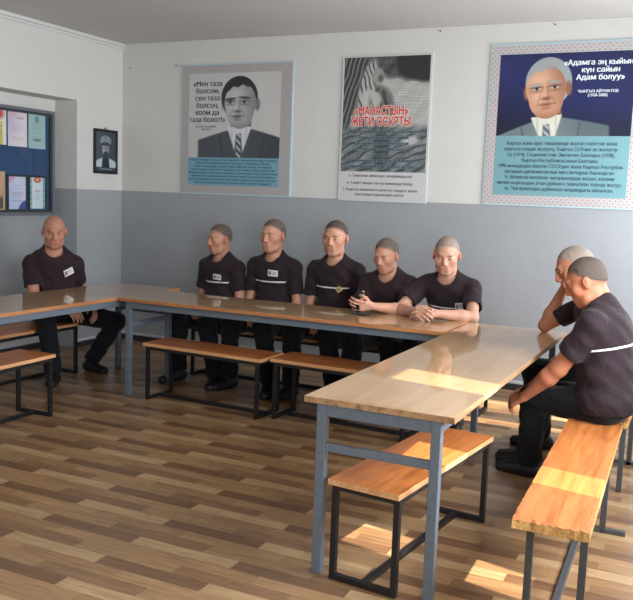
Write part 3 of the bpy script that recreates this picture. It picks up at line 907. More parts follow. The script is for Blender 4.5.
def picture(name, x0, x1, y0, y1, z, fn, parent, res=0.004, th=0.002):
    """a thin printed sheet, its colours given by fn(x, y) in metres"""
    nx, ny = max(2, int((x1 - x0) / res)), max(2, int((y1 - y0) / res))
    gx, gy = np.linspace(x0, x1, nx + 1), np.linspace(y0, y1, ny + 1)
    X, Y = np.meshgrid(gx, gy, indexing='ij')
    V = np.stack([X.ravel(), Y.ravel(), np.full(X.size, z)], 1)
    I = np.arange(X.size).reshape(nx + 1, ny + 1)
    F = np.stack([I[:-1, :-1].ravel(), I[1:, :-1].ravel(), I[1:, 1:].ravel(), I[:-1, 1:].ravel()], 1)
    n0 = len(V)
    V = np.concatenate([V, [(x0, y0, z - th), (x1, y0, z - th), (x1, y1, z - th), (x0, y1, z - th)]])
    a, b, c, d = I[0, 0], I[-1, 0], I[-1, -1], I[0, -1]
    F = np.concatenate([F, [(n0 + 3, n0 + 2, n0 + 1, n0), (a, n0, n0 + 1, b), (b, n0 + 1, n0 + 2, c), (c, n0 + 2, n0 + 3, d), (d, n0 + 3, n0, a)]])
    C = np.clip(fn(V[:, 0], V[:, 1]), 0, 255) / 255.0
    C = np.where(C <= 0.04045, C / 12.92, ((C + 0.055) / 1.055) ** 2.4)
    me = mesh_from(name, V, F, False)
    at = me.color_attributes.new('print', 'FLOAT_COLOR', 'POINT')
    at.data.foreach_set('color', np.concatenate([C, np.ones((len(C), 1))], 1).astype(np.float32).ravel())
    return link(name, me, M['print'], parent)

from mathutils.geometry import interpolate_bezier, tessellate_polygon
def text(name, body, x, y, z, size, mat, parent, align='CENTER', bold=0.0, line=1.0, maxw=None, shear=0.0):
    cu = bpy.data.curves.new(name, 'FONT')
    cu.body = body.replace('М', 'M')      # same letter shape
    cu.size = size; cu.align_x = align; cu.align_y = 'TOP'
    cu.space_line = line; cu.resolution_u = 2; cu.shear = shear
    t = bpy.data.objects.new('tmp', cu); COL.objects.link(t)
    dg = bpy.context.evaluated_depsgraph_get()
    c = t.evaluated_get(dg).to_curve(dg)
    polys = []
    for spn in c.splines:
        pts = []
        if spn.type == 'BEZIER':
            bp_ = spn.bezier_points; k = len(bp_)
            for q in range(k):
                a, b2 = bp_[q], bp_[(q + 1) % k]
                if (a.handle_right - a.co).length < 1e-6 and (b2.handle_left - b2.co).length < 1e-6: pts.append(a.co.copy()); continue
                pts += interpolate_bezier(a.co, a.handle_right, b2.handle_left, b2.co, 5)[:-1]
        else:
            pts = [p_.co.to_3d() for p_ in spn.points]
        pts = [Vector((p_.x, p_.y, 0)) for p_ in pts]
        pts = [p_ for q, p_ in enumerate(pts) if (p_ - pts[q - 1]).length > 1e-6]
        if len(pts) < 3: continue
        ar = sum(pts[q - 1].x * pts[q].y - pts[q].x * pts[q - 1].y for q in range(len(pts))) / 2
        polys.append((ar, pts))
    t.to_curve_clear() if hasattr(t, 'to_curve_clear') else None
    bpy.data.objects.remove(t)
    def inside(pt, poly):
        r_ = False
        for q in range(len(poly)):
            a, b2 = poly[q - 1], poly[q]
            if (a.y > pt.y) != (b2.y > pt.y) and pt.x < (b2.x - a.x) * (pt.y - a.y) / (b2.y - a.y) + a.x: r_ = not r_
        return r_
    outs, holes = [], []
    bbs = [(min(p_.x for p_ in pl), max(p_.x for p_ in pl), min(p_.y for p_ in pl), max(p_.y for p_ in pl)) for ar, pl in polys]
    for k, (ar, pl) in enumerate(polys):
        cont = None
        for q, (ar2, pl2) in enumerate(polys):
            b1, b2 = bbs[k], bbs[q]
            if q == k or ar * ar2 > 0 or abs(ar2) < abs(ar) or b1[0] < b2[0] or b1[1] > b2[1] or b1[2] < b2[2] or b1[3] > b2[3]: continue
            if all(inside(p_, pl2) for p_ in pl): cont = q; break
        if cont is None: outs.append([k, [pl]])
        else: holes.append((cont, pl))
    for c_, pl in holes:
        for o_ in outs:
            if o_[0] == c_: o_[1].append(pl)
    outs = [o_[1] for o_ in outs]
    vs, fs = [], []
    for gi, o_ in enumerate(outs):
        flat = [p_ for lp in o_ for p_ in lp]
        for tri in tessellate_polygon(o_):
            a, b2, c2 = [flat[q] for q in tri]
            if (b2 - a).cross(c2 - a).z < 0: tri = tri[::-1]
            fs.append([len(vs) + q for q in tri])
        vs += [(p_.x, p_.y, .00004 * (gi % 3)) for p_ in flat]
    me = mesh_from(name, vs, fs, False)
    if bold > 0:
        m2 = bmesh.new()
        offs = ((-bold, 0), (bold, 0)) if bold < .002 else tuple((bold * math.cos(k * math.pi / 4), bold * math.sin(k * math.pi / 4)) for k in range(8))
        for k, (ox, oy) in enumerate(offs):
            c2 = me.copy(); c2.transform(Matrix.Translation((ox, oy, .00003 * k))); m2.from_mesh(c2); bpy.data.meshes.remove(c2)
        m2.to_mesh(me); m2.free()
    if maxw:
        co = np.zeros(len(me.vertices) * 3, dtype=np.float32); me.vertices.foreach_get('co', co); co = co.reshape(-1, 3)
        w = co[:, 0].max() - co[:, 0].min()
        co[:, 0] *= maxw / w; me.vertices.foreach_set('co', co.ravel()); me.update()
    me.materials.clear()
    return link(name, me, mat, parent, (x, y, z))

def blank(x, c): return np.repeat(np.array(c, float)[None], len(x), 0)
def over(C, w, c):
    w = np.clip(w, 0, 1)[:, None]; return C * (1 - w) + np.array(c, float) * w
def sm(d, s): return np.clip(.5 - d / s, 0, 1)
def elp(x, y, cx, cy, rx, ry, s=.06, rot=0.0):
    if rot:
        c, n = math.cos(rot), math.sin(rot); dx, dy = x - cx, y - cy
        return sm(np.sqrt(((dx * c + dy * n) / rx) ** 2 + ((-dx * n + dy * c) / ry) ** 2) - 1, s / min(rx, ry))
    return sm(np.sqrt(((x - cx) / rx) ** 2 + ((y - cy) / ry) ** 2) - 1, s / min(rx, ry))
def wob(x, y, f, seed):
    r = np.random.RandomState(seed); o = 0
    for k in range(5):
        a = r.uniform(0, 6.28); q = f * (1 + .7 * k)
        o = o + np.sin((x * math.cos(a) + y * math.sin(a)) * q + r.uniform(0, 6.28)) / (1 + .5 * k)
    return o / 2.5

def sitter(x, y, C, pal, turn=0.0, bald=0.0, tie=True, hair_side=.30, hair_top=.20):
    """generic head and shoulders of a man in a suit; units of head height, face centre at the origin"""
    t = turn
    sh = (y < -.50 - .30 * np.abs(x - .06) ** 1.5 - .02)
    body = sm(y + .47 + .27 * np.abs(x - .05) ** 1.2, .03) * sm(np.abs(x - .05) - .98, .05)
    C = over(C, body, pal['suit'])
    C = over(C, body * sm(np.abs(np.abs(x - .05) - .47 - .2 * (y + .8)) - .012, .03) * (y < -.62), pal['suit_d'])
    C = over(C, body * .55 * sm(-(x - .45), .5), pal['suit_d'])
    C = over(C, elp(x, y, .03, -.42, .225, .24, .04), pal['skin_d'])
    vneck = sm(np.abs(x + .01) - .235 - .36 * (y + .56), .03) * (y < -.46)
    C = over(C, vneck * sm(y + .48 - .25 * np.abs(x), .03), pal['shirt'])
    C = over(C, vneck * .6 * sm(np.abs(np.abs(x + .01) - .16) - .012, .03), pal['shirt_d'])
    if tie:
        C = over(C, sm(np.abs(x + .02) - .055 - .045 * np.clip(-(y + .62) * 2, 0, 1), .02) * (y < -.60), pal['tie'])
        C = over(C, sm(np.abs(x + .02) - .05, .02) * (y < -.60) * (np.sin((x + y) * 46) > .3), pal['tie_l'])
        # hair mass behind the head
    C = over(C, elp(x, y, .03 + t * .1, .12, .40, .43, .012), pal['hair'])
    C = over(C, elp(x, y, .385 + .02 * t, -.02, .055, .12, .03), pal['skin_d'])
    C = over(C, elp(x, y, -.36 + .05 * t, -.03, .04, .11, .03) * (1 if t > -.4 else .3), pal['skin_d'])
    face = np.maximum(elp(x, y, 0, .02, .345, .40, .012), elp(x, y, -.005, -.16, .30, .345, .012))
    hl = .20 + hair_top * (1 - ((x - .05) / .42) ** 2) * .6 + .02 * np.sin(x * 30) - .45 * np.clip(np.abs(x) - hair_side, 0, 1)
    facem = face * sm(y - hl, .025)
    C = over(C, facem, pal['skin'])
    C = over(C, face * .75 * sm(-(x - .20 + .1 * y), .30), pal['skin_d'])
    C = over(C, facem * .5 * elp(x, y, -.12, .18, .17, .10, .12), pal['skin_l'])
    C = over(C, facem * .45 * elp(x, y, -.14, -.12, .10, .10, .12), pal['skin_l'])
    C = over(C, face * .6 * sm(y + .40, .14), pal['skin_d'])
    ex = -.02 + .08 * t
    for k in (-1, 1):
        cx = ex + .155 * k
        C = over(C, .55 * elp(x, y, cx, .035, .10, .06, .08), pal['skin_d'])
        C = over(C, .95 * elp(x, y, cx, .105 + .012 * k, .105, .022, .03, -.10 * k), pal['hair'])
        C = over(C, elp(x, y, cx, .025, .068, .024, .02), pal['eye_w'])
        C = over(C, elp(x, y, cx + .01 * t, .027, .026, .026, .015), pal['eye'])
        C = over(C, .9 * elp(x, y, cx, .048, .078, .010, .02), pal['eye'])
        C = over(C, .4 * elp(x, y, cx, -.02, .07, .010, .03), pal['skin_dd'])
    C = over(C, .55 * elp(x, y, ex + .045, -.06, .022, .13, .05), pal['skin_d'])
    C = over(C, .4 * elp(x, y, ex - .015, -.07, .018, .10, .05), pal['skin_l'])
    C = over(C, .8 * elp(x, y, ex, -.155, .072, .026, .04), pal['skin_dd'])
    C = over(C, .6 * elp(x, y, ex - .13, -.18, .010, .07, .03, -.35), pal['skin_d'])
    C = over(C, .6 * elp(x, y, ex + .13, -.18, .010, .07, .03, .35), pal['skin_d'])
    C = over(C, .95 * elp(x, y, ex, -.255, .105, .013, .02), pal['skin_dd'])
    C = over(C, .6 * elp(x, y, ex, -.235, .09, .018, .03), pal['lip'])
    C = over(C, .7 * elp(x, y, ex, -.285, .075, .022, .03), pal['lip'])
    C = over(C, .5 * elp(x, y, ex, -.325, .07, .014, .03), pal['skin_dd'])
    return C

# ornamental border paper
def border_mat(name, base, ink, sc):
    mt, nt, p = new_mat(name)
    tc = nt.nodes.new('ShaderNodeTexCoord')
    mp = nt.nodes.new('ShaderNodeMapping'); mp.inputs['Rotation'].default_value = (0, 0, math.radians(45)); mp.inputs['Scale'].default_value = (sc, sc, sc)
    nt.links.new(tc.outputs['Object'], mp.inputs['Vector'])
    v = nt.nodes.new('ShaderNodeTexVoronoi'); v.inputs['Randomness'].default_value = 0.0; v.inputs['Scale'].default_value = 1.0
    nt.links.new(mp.outputs[0], v.inputs['Vector'])
    w = nt.nodes.new('ShaderNodeMath'); w.operation = 'SINE'
    mu = nt.nodes.new('ShaderNodeMath'); mu.operation = 'MULTIPLY'; mu.inputs[1].default_value = 17.0
    nt.links.new(v.outputs['Distance'], mu.inputs[0]); nt.links.new(mu.outputs[0], w.inputs[0])
    g = nt.nodes.new('ShaderNodeMath'); g.operation = 'GREATER_THAN'; g.inputs[1].default_value = 0.1
    nt.links.new(w.outputs[0], g.inputs[0])
    mx = nt.nodes.new('ShaderNodeMix'); mx.data_type = 'RGBA'
    mx.inputs[6].default_value = lin4(base); mx.inputs[7].default_value = lin4(ink)
    nt.links.new(g.outputs[0], mx.inputs[0]); nt.links.new(mx.outputs[2], p.inputs['Base Color'])
    p.inputs['Roughness'].default_value = 0.4
    return mt
M['border_a'] = border_mat('ornament_border_dull', (164, 172, 174), (174, 142, 132), 40)
M['border_b'] = border_mat('ornament_border_coral', (168, 186, 192), (198, 138, 126), 34)
M['board_blue'] = plain('poster_board', (170, 200, 208), 0.45)
M['board_grey'] = plain('poster_board_grey', (196, 198, 198), 0.45)
M['ink_black'] = plain('ink_black', (26, 26, 30), 0.5)
M['ink_navy'] = plain('ink_navy', (24, 44, 76), 0.5)
M['ink_white'] = plain('ink_white', (232, 236, 240), 0.5)
M['ink_red'] = plain('ink_red', (206, 54, 40), 0.5)
M['ink_outline'] = plain('ink_outline', (226, 214, 206), 0.5)
M['ink_maroon'] = plain('ink_maroon', (96, 52, 50), 0.5)
M['panel_blue'] = plain('panel_blue', (112, 158, 176), 0.45)
M['panel_cyan'] = plain('panel_cyan', (112, 156, 163), 0.45)

def back_wall_poster(x0, x1, z0, z1, board):
    r = empty('wall_poster', (x0, -0.001, z0)); r.rotation_euler = (math.pi / 2, 0, 0)
    boxes('board', [(0, x1 - x0, 0, z1 - z0, 0, 0.012)], board, r, bevel=0.002)
    return r, x1 - x0, z1 - z0
def frame_border(W, H, b, mat, r, right=None):
    rr = b if right is None else right
    bm_ = [(.012, W - .012, H - b, H - .012), (.012, W - .012, .012, b), (.012, b, b, H - b), (W - rr, W - .012, b, H - b)]
    nm = boxes('ornament_border', [(a, c, d, e, .011, .0135) for a, c, d, e in bm_], mat, r, bevel=0)
    return nm

# --- poster with the black and white portrait
P1r, W, H = back_wall_poster(0.733, 1.957, 1.535, 2.772, M['board_blue'])
tag(P1r, 'poster with a black and white portrait of a man in a dark suit', 'poster', 'posters on the back wall')
frame_border(W, H, .088, M['border_a'], P1r, right=.125)
grey = dict(suit=(66, 72, 80), suit_d=(40, 45, 52), shirt=(206, 208, 210), shirt_d=(160, 164, 168), tie=(70, 76, 84), tie_l=(176, 180, 184), skin=(168, 170, 172), skin_l=(200, 202, 203),
            skin_d=(108, 111, 115), skin_dd=(62, 64, 68), hair=(30, 33, 37), eye_w=(176, 178, 180), eye=(22, 24, 27), lip=(92, 94, 98))
def f1(x, y):
    C = blank(x, (200, 197, 192))
    C = over(C, .35 + .25 * wob(x, y, 6, 3), (180, 181, 184))
    return sitter((x - .665) / .50, (y - .862) / .465, C, grey, turn=-.5, hair_top=.26)
picture('portrait_photo', .088, W - .125, .355, H - .088, .0136, f1, P1r, 0.0038)
boxes('text_panel', [(.088, W - .125, .088, .355, .011, .0138)], M['panel_blue'], P1r, bevel=0)
text('quotation', '«Мен таза\nболсом,\nсен таза\nболсоң,\nкоом да\nтаза болот!»', .300, 1.085, .0145, .069, M['ink_black'], P1r, bold=.0016, line=.98)
text('caption', 'ИСХАК РАЗЗАКОВ\n1910-1979', .285, .660, .0145, .026, M['ink_black'], P1r, bold=.0003)
L1 = ['Кыргыз элинин чыгаан уулу, мамлекеттик жана коомдук ишмер,', 'Кыргыз Республикасынын Баатыры. Сталиндик сыйлык.', '1950 - 61-жылдары аралыгында биринчи катчы. 20 жылдан',
      'Министрлер Советинин Төрагасы, Ал элдин агартуу иши үчүн', 'Билим берүүнүн өнүгүшүнө, маданиятка жана илимге чоң салым кошкон', 'Элибиз үчүн кылган эмгеги 20 жыл өткөн соң дагы бааланат',
      'республиканын экономика жана өнөр жайын өнүктүрүүгө чоң күч', 'жумшаган акылман инсан жана кыргыз элинин сыймыгы']
for i, t in enumerate(L1):
    text('text_line', t, (W - .037) / 2, .345 - .031 * i, .0143, .026, M['ink_navy'], P1r, bold=.0006, maxw=(.97, .82, .86, .93, .99, .94, .96, .86)[i])

# --- poster with the engraving and the seven precepts
P2r, W, H = back_wall_poster(2.444, 3.278, 1.527, 2.790, M['board_grey'])
tag(P2r, 'narrow black and white engraving poster with a red title', 'poster', 'posters on the back wall')
def f2(x, y):
    # plain generic engraved draped figure by a stormy sky
    u, v = x / .834, y / 1.263
    n = wob(u, v * 1.5, 14, 5); n2 = wob(u, v * 1.5, 34, 8)
    hatch = .5 + .5 * np.sin(2 * math.pi * (v * 60 + .35 * n))
    C = blank(x, (168, 168, 164))
    C = over(C, .35 + .35 * n2, (206, 205, 200))
    C = over(C, .35 * (hatch > .6), (120, 122, 122))
    sky = sm(-(v - .86 + .10 * (u - .5) + .04 * n), .05)
    C = over(C, sky, (52, 54, 56)); C = over(C, sky * (.5 + .5 * n2) * .6, (130, 132, 132))
    C = over(C, sm(-(v - .88 - .06 * np.sin(u * 5)), .03) * sm(.62 - u, .05) * .8, (34, 36, 38))
    left = sm(u - .22 - .10 * np.sin(v * 9), .06)
    C = over(C, left, (58, 60, 62)); C = over(C, left * (np.sin((u * 3 - v * 1.4) * 40 + 1.2 * n) > .55) * .75, (150, 150, 146))
    # cloak and figure
    torso = elp(u, v, .40, .62, .20, .17, .05, .2)
    C = over(C, torso, (66, 68, 70)); C = over(C, torso * (np.sin((u + v) * 70 + 4 * n) > .2) * .6, (132, 132, 128))
    veil = elp(u, v, .30, .80, .085, .19, .03, -.42)
    C = over(C, veil, (176, 176, 172)); C = over(C, veil * (np.sin((u * 1.5 + v * .7) * 80 + n * 2) > .3), (78, 80, 82))
    C = over(C, elp(u, v, .41, .86, .065, .055, .02), (150, 150, 146))
    C = over(C, elp(u, v, .44, .845, .03, .025, .02) * .7, (70, 70, 72))
    C = over(C, elp(u, v, .34, .71, .12, .06, .02, -.15), (178, 178, 174))
    C = over(C, elp(u, v, .33, .63, .075, .12, .02, .35), (184, 184, 180))
    C = over(C, elp(u, v, .36, .62, .03, .10, .02, .35) * .6, (90, 92, 94))
    C = over(C, elp(u, v, .50, .565, .17, .036, .015, -.06), (190, 190, 186))
    C = over(C, elp(u, v, .50, .545, .16, .012, .015, -.06) * .7, (70, 72, 74))
    C = over(C, elp(u, v, .68, .565, .06, .035, .015, -.3), (184, 184, 180))
    # lower robe, dark water and rocks
    low = sm(v - .50 + .03 * n, .06)
    C = over(C, low, (86, 92, 96)); C = over(C, low * (.5 + .5 * n2) * .8, (150, 156, 158))
    C = over(C, low * (np.sin((u * .6 - v * 2.2) * 55 + 2.5 * n) > .55) * .6, (40, 46, 50))
    C = over(C, elp(u, v, .80, .42, .09, .03, .02, .1) * .8, (196, 198, 198))
    C = over(C, elp(u, v, .48, .36, .09, .14, .03) * .7, (48, 54, 58))
    return C
picture('engraving', .02, W - .02, .262, H - .012, .0128, f2, P2r, 0.0042)
for dx, mt_, b_, z_ in ((0, 'ink_outline', .008, .0136), (0, 'ink_red', .0026, .0146)):
    text('title', '«МАНАСТЫН»', .385, .838, z_, .104, M[mt_], P2r, bold=b_, maxw=.50 + (.012 if b_ > .003 else 0))
    text('title', 'ЖЕТИ ОСУЯТЫ', .385, .746, z_, .104, M[mt_], P2r, bold=b_, maxw=.56 + (.012 if b_ > .003 else 0))
M['ink_teal'] = plain('ink_teal', (22, 52, 66), 0.5)
M['ink_halo'] = plain('ink_halo', (150, 168, 172), 0.5)
L2 = ['1. Улуттун биримдиги жана ынтымагы', '2. Улуттар аралык ынтымак,', 'достук жана кызматташтык', '3. Улуттук ар-намыс жана', 'атуулдук', '4. Тынымсыз эмгек жана билим', 'аркылуу бакубат жашоого жетүү']
for i, t in enumerate(L2):
    for mt_, b_, z_ in (('ink_halo', .0024, .0134), ('ink_teal', .0014, .0142)):
        text('text_line', t, .40, .628 - .050 * i, z_, .038, M[mt_], P2r, bold=b_)
for i, t in enumerate(['5. Гуманизм, айкөлдүк, кечиримдүүлүк', '6. Табият менен таттуу мамиледе болуу', '7. Кыргыз мамлекеттүүлүгүн чыңдоо жана', 'аны көздүн карегиндей сактоо']):
    text('text_line', t, .40, (.243, .178, .120, .078)[i], .0132, .034, M['ink_maroon'], P2r, bold=.0006, maxw=(.60, .62, .70, .46)[i])

# --- poster with the colour portrait
P3r, W, H = back_wall_poster(3.768, 4.985, 1.540, 2.838, M['board_blue'])
tag(P3r, 'blue poster with a colour portrait of a grey haired man in a suit', 'poster', 'posters on the back wall')
frame_border(W, H, .085, M['border_b'], P3r)
colp = dict(suit=(104, 118, 122), suit_d=(66, 78, 84), shirt=(206, 206, 192), shirt_d=(160, 158, 142), tie=(92, 98, 110), tie_l=(170, 172, 176), skin=(196, 146, 118), skin_l=(226, 184, 158),
            skin_d=(138, 92, 70), skin_dd=(86, 52, 40), hair=(150, 156, 158), eye_w=(200, 190, 182), eye=(34, 26, 24), lip=(158, 92, 80))
def f3(x, y):
    C = blank(x, (16, 22, 62))
    C = over(C, elp(x, y, .12, 1.10, .16, .16, .3) * .45, (54, 68, 130))
    C = over(C, elp(x, y, .75, 1.0, .5, .3, .5) * .45, (24, 40, 116))
    C = over(C, sm(y - .66, .25) * .7, (10, 12, 26))
    u, v = (x - .465) / .455, (y - .93) / .455
    c_, s_ = math.cos(-.10), math.sin(-.10)
    C = sitter(u * c_ - v * s_, u * s_ + v * c_, C, colp, turn=.2, hair_top=.24)
    return C
picture('portrait_photo', .085, W - .085, .565, H - .085, .0136, f3, P3r, 0.0038)
boxes('text_panel', [(.085, W - .085, .085, .565, .011, .0138)], M['panel_cyan'], P3r, bevel=0)
text('quotation', '«Адамга эң кыйыны\nкүн сайын\nАдам болуу»', .875, 1.16, .0145, .058, M['ink_white'], P3r, bold=.0018, line=.98)
text('caption', 'ЧЫНГЫЗ АЙТМАТОВ\n(1928-2008)', .865, .925, .0145, .030, M['ink_white'], P3r, bold=.0005)
L3 = ['Кыргыз жана орус тилдеринде жазган советтик жана', 'кыргызстандык жазуучу, Кыргыз ССРнин эл жазуучу-', 'су (1974), Социалисттик Эмгектин Баатыры (1978),', 'Кыргыз Республикасынын Баатыры.',
      '1990-жылдардан баштап СССРдин жана Кыргыз Республи-', 'касынын дипломатиялык миссияларын башкарган.', 'Ч. Айтматов көптөгөн чыгармаларды жазып, калеми', 'менен кыргыздын атын дүйнөгө тааныткан залкар жазуу-', 'чу. Чыгармалары дүйнөнүн ылдамдыгы айланган.']
for i, t in enumerate(L3):
    text('text_line', t, W / 2, .525 - .0455 * i, .0144, .040, M['ink_navy'], P3r, bold=.0011, maxw=(.86, .89, .84, .60, .98, .86, .86, .98, .86)[i])

# --- small framed portrait on the left wall
def left_wall(name, x, y0, z0):
    r = empty(name, (x, y0, z0)); r.rotation_euler = (math.pi / 2, 0, math.pi / 2); return r
fr = left_wall('framed_portrait', 0.001, -.442, 1.698)
tag(fr, 'small black framed portrait of a bearded man in a hat hanging on the left wall', 'picture')
W, H, b = .352, .436, .026
boxes('frame', [(0, W, 0, b, 0, .018), (0, W, H - b, H, 0, .018), (0, b, b, H - b, 0, .018), (W - b, W, b, H - b, 0, .018)], M['black_plastic'], fr, bevel=.002)
def f4(x, y):
    u, v = (x - .172) / .17, (y - .235) / .17
    C = blank(x, (52, 62, 74)); C = over(C, sm(x - .12, .2) * .4, (92, 102, 112))
    body = sm(v + .42 + .30 * np.abs(u) ** 1.6, .06)
    C = over(C, body, (176, 188, 198)); C = over(C, body * sm(np.abs(u) - .24 + .1 * v, .06), (26, 32, 42))
    C = over(C, elp(u, v, 0, .05, .30, .42, .06), (158, 160, 164)); C = over(C, elp(u, v, .14, .02, .16, .36, .2) * .5, (96, 100, 106))
    C = over(C, elp(u, v, .03, -.34, .22, .26, .08), (44, 48, 54)); C = over(C, elp(u, v, .02, -.16, .17, .045, .04), (40, 44, 50))
    for k in (-1, 1):
        C = over(C, elp(u, v, .13 * k, .10, .075, .035, .04), (54, 56, 60))
    C = over(C, elp(u, v, .02, .0, .035, .10, .04) * .5, (110, 112, 116))
    C = over(C, elp(u, v, .0, .52, .50, .30, .06), (148, 154, 160)); C = over(C, elp(u, v, 0, .34, .36, .11, .04), (34, 38, 44))
    C = over(C, elp(u, v, 0, .52, .50, .30, .06) * (.5 + .5 * wob(u, v, 12, 4)) * .7, (84, 92, 100))
    C = over(C, sm(y - .065, .004), (38, 48, 60)); C = over(C, sm(np.abs(y - .047) - .004, .004) * (np.abs(x - .176) < .09), (150, 158, 166))
    return C
picture('portrait_photo', b - .004, W - b + .004, b - .004, H - b + .004, .012, f4, fr, 0.004)
hk = tube('hook', [(W / 2 - .022, H - .004, .008), (W / 2 - .008, H + .018, .008), (W / 2 + .008, H + .018, .008), (W / 2 + .022, H - .004, .008)], .003, M['nail'], fr)

# --- glazed notice board in the recess
nb_ = left_wall('notice_board', JX + .001, -1.95, 1.280)
tag(nb_, 'glazed notice board with a grey metal frame and blue backing in the wall recess', 'notice board')
W, H = 1.95 - .728, .980
M['alu'] = plain('grey_aluminium', (128, 132, 138), 0.35, metal=0.6)
M['alu_dark'] = plain('dark_aluminium', (66, 70, 76), 0.4, metal=0.4)
M['blue_felt'] = plain('blue_backing', (26, 62, 104), 0.8, bump=.1, var=.06)
boxes('backing', [(.01, W - .01, .01, H - .01, 0, .012)], M['blue_felt'], nb_, bevel=0)
f = .028
boxes('frame', [(0, W, 0, f, 0, .055), (0, W, H - f, H, 0, .055), (0, f, f, H - f, 0, .055), (W - f, W, f, H - f, 0, .055)], M['alu'], nb_, bevel=.003)
boxes('door_frame', [(f, W - f, f, f + .022, .03, .048), (f, W - f, H - f - .022, H - f, .03, .048), (f, f + .022, f + .022, H - f - .022, .03, .048), (W - f - .022, W - f, f + .022, H - f - .022, .03, .048)], M['alu_dark'], nb_, bevel=.002)
mt, nt, p = new_mat('window_glass')
nt.nodes.remove(p)
tr = nt.nodes.new('ShaderNodeBsdfTransparent'); gl = nt.nodes.new('ShaderNodeBsdfGlossy'); gl.inputs['Roughness'].default_value = 0.02
fz = nt.nodes.new('ShaderNodeLayerWeight'); fz.inputs['Blend'].default_value = 0.5
pw = nt.nodes.new('ShaderNodeMath'); pw.operation = 'POWER'; pw.inputs[1].default_value = 4.0
nt.links.new(fz.outputs['Facing'], pw.inputs[0])
sc_ = nt.nodes.new('ShaderNodeMath'); sc_.operation = 'MULTIPLY_ADD'; sc_.inputs[1].default_value = 0.5; sc_.inputs[2].default_value = 0.03
nt.links.new(pw.outputs[0], sc_.inputs[0])
ms = nt.nodes.new('ShaderNodeMixShader'); nt.links.new(sc_.outputs[0], ms.inputs[0]); nt.links.new(tr.outputs[0], ms.inputs[1]); nt.links.new(gl.outputs[0], ms.inputs[2])
nt.links.new(ms.outputs[0], nt.nodes['Material Output'].inputs['Surface'])
M['glass'] = mt
boxes('glass_pane', [(f + .02, W - f - .02, f + .02, H - f - .02, .036, .040)], M['glass'], nb_, bevel=0)
boxes('lock', [(W - f - .018, W - f - .004, H * .47, H * .47 + .03, .048, .056)], M['nail'], nb_, bevel=.002)

def certificate(y0, y1, z0, z1, fn, label, cat='certificate', frame=None):
    r = left_wall('certificate', JX + .0145, y0, z0)
    w, h = y1 - y0, z1 - z0
    tag(r, label, cat, 'papers in the notice board')
    if frame:
        boxes('frame', [(0, w, 0, .018, 0, .014), (0, w, h - .018, h, 0, .014), (0, .018, .018, h - .018, 0, .014), (w - .018, w, .018, h - .018, 0, .014)], frame, r, bevel=.002)
        picture('sheet', .014, w - .014, .014, h - .014, .008, lambda x, y: fn(x / w, y / h), r, .004)
    else:
        picture('sheet', 0, w, 0, h, .004, lambda x, y: fn(x / w, y / h), r, .004)
    return r
def lines(u, v, C, ys, col, x0=.2, x1=.8, t=.008):
    for i, yy in enumerate(ys):
        k = .5 + .5 * math.sin(i * 2.3)
        C = over(C, (np.abs(v - yy) < t) * (u > x0 + .06 * k) * (u < x1 - .08 * k) * .75, col)
    return C
def c_red(u, v):
    C = blank(u, (222, 222, 214)); C = over(C, (u < .82) * sm(v - .62, .05), (200, 196, 96)); C = over(C, elp(u, v, .45, .83, .40, .16, .1), (200, 50, 54))
    return lines(u, v, C, (.5, .42, .34, .26, .18), (110, 110, 70))
def c_pink(u, v):
    C = blank(u, (222, 214, 218)); C = over(C, elp(u, v, .1, .6, .35, .35, .5) * .7, (188, 176, 214)); C = over(C, elp(u, v, .2, .9, .25, .12, .2) * .6, (214, 160, 176))
    C = lines(u, v, C, (.80, .77), (150, 120, 140), .45, .9); return lines(u, v, C, (.62, .55, .48, .42, .25, .2), (206, 150, 170), .2, .85)
def c_teal(u, v):
    C = blank(u, (158, 190, 190)); C = over(C, elp(u, v, .5, .82, .11, .08, .04), (70, 96, 110)); C = over(C, elp(u, v, .5, .82, .06, .045, .03), (130, 160, 164))
    C = over(C, elp(u, v, .5, .24, .2, .025, .04), (60, 84, 100)); return lines(u, v, C, (.70, .62, .56, .50, .44, .33, .28), (110, 140, 146))
def c_blue(u, v):
    C = blank(u, (200, 206, 226)); C = over(C, elp(u, v, .1, .98, .28, .2, .1), (206, 150, 182)); C = over(C, elp(u, v, .2, .35, .3, .3, .6) * .6, (168, 180, 224))
    C = over(C, elp(u, v, 1.05, -.02, .5, .33, .04), (48, 74, 156)); C = over(C, elp(u, v, 1.02, 1.02, .25, .12, .04) * .8, (196, 210, 196))
    return lines(u, v, C, (.70, .62, .5, .44, .38, .28), (150, 130, 176))
def c_orn(u, v):
    C = blank(u, (208, 220, 226)); e = np.maximum(np.abs(u - .5) / .5, np.abs(v - .5) / .5)
    bd = sm(-(np.abs(u - .5) - .30), .04); C = over(C, bd, (84, 158, 196)); C = over(C, bd * (np.sin(v * 40) * np.sin(u * 30) > .1), (150, 196, 140))
    C = over(C, sm(v - .07, .02), (40, 110, 160)); C = over(C, elp(u, v, .5, .88, .2, .075, .04), (186, 62, 44)); C = over(C, elp(u, v, .5, .885, .08, .04, .03), (232, 190, 130))
    C = lines(u, v, C, (.58, .55), (206, 120, 120), .3, .72); return lines(u, v, C, (.48, .43, .38, .32), (130, 140, 150), .28, .7)
def c_photo(u, v):
    C = blank(u, (196, 152, 132)); C = over(C, elp(u, v, .5, .6, .2, .16, .1), (120, 84, 70)); return over(C, sm(v - .35, .1), (84, 70, 80))
certificate(-1.035, -.822, 1.900, 2.228, c_teal, 'pale teal certificate with a round emblem in the top row, rightmost in the notice board')
certificate(-1.285, -1.055, 1.905, 2.232, c_pink, 'white and pink certificate in the top row of the notice board')
certificate(-1.535, -1.305, 1.910, 2.236, c_red, 'yellow paper with a red flower in the top row at the left edge')
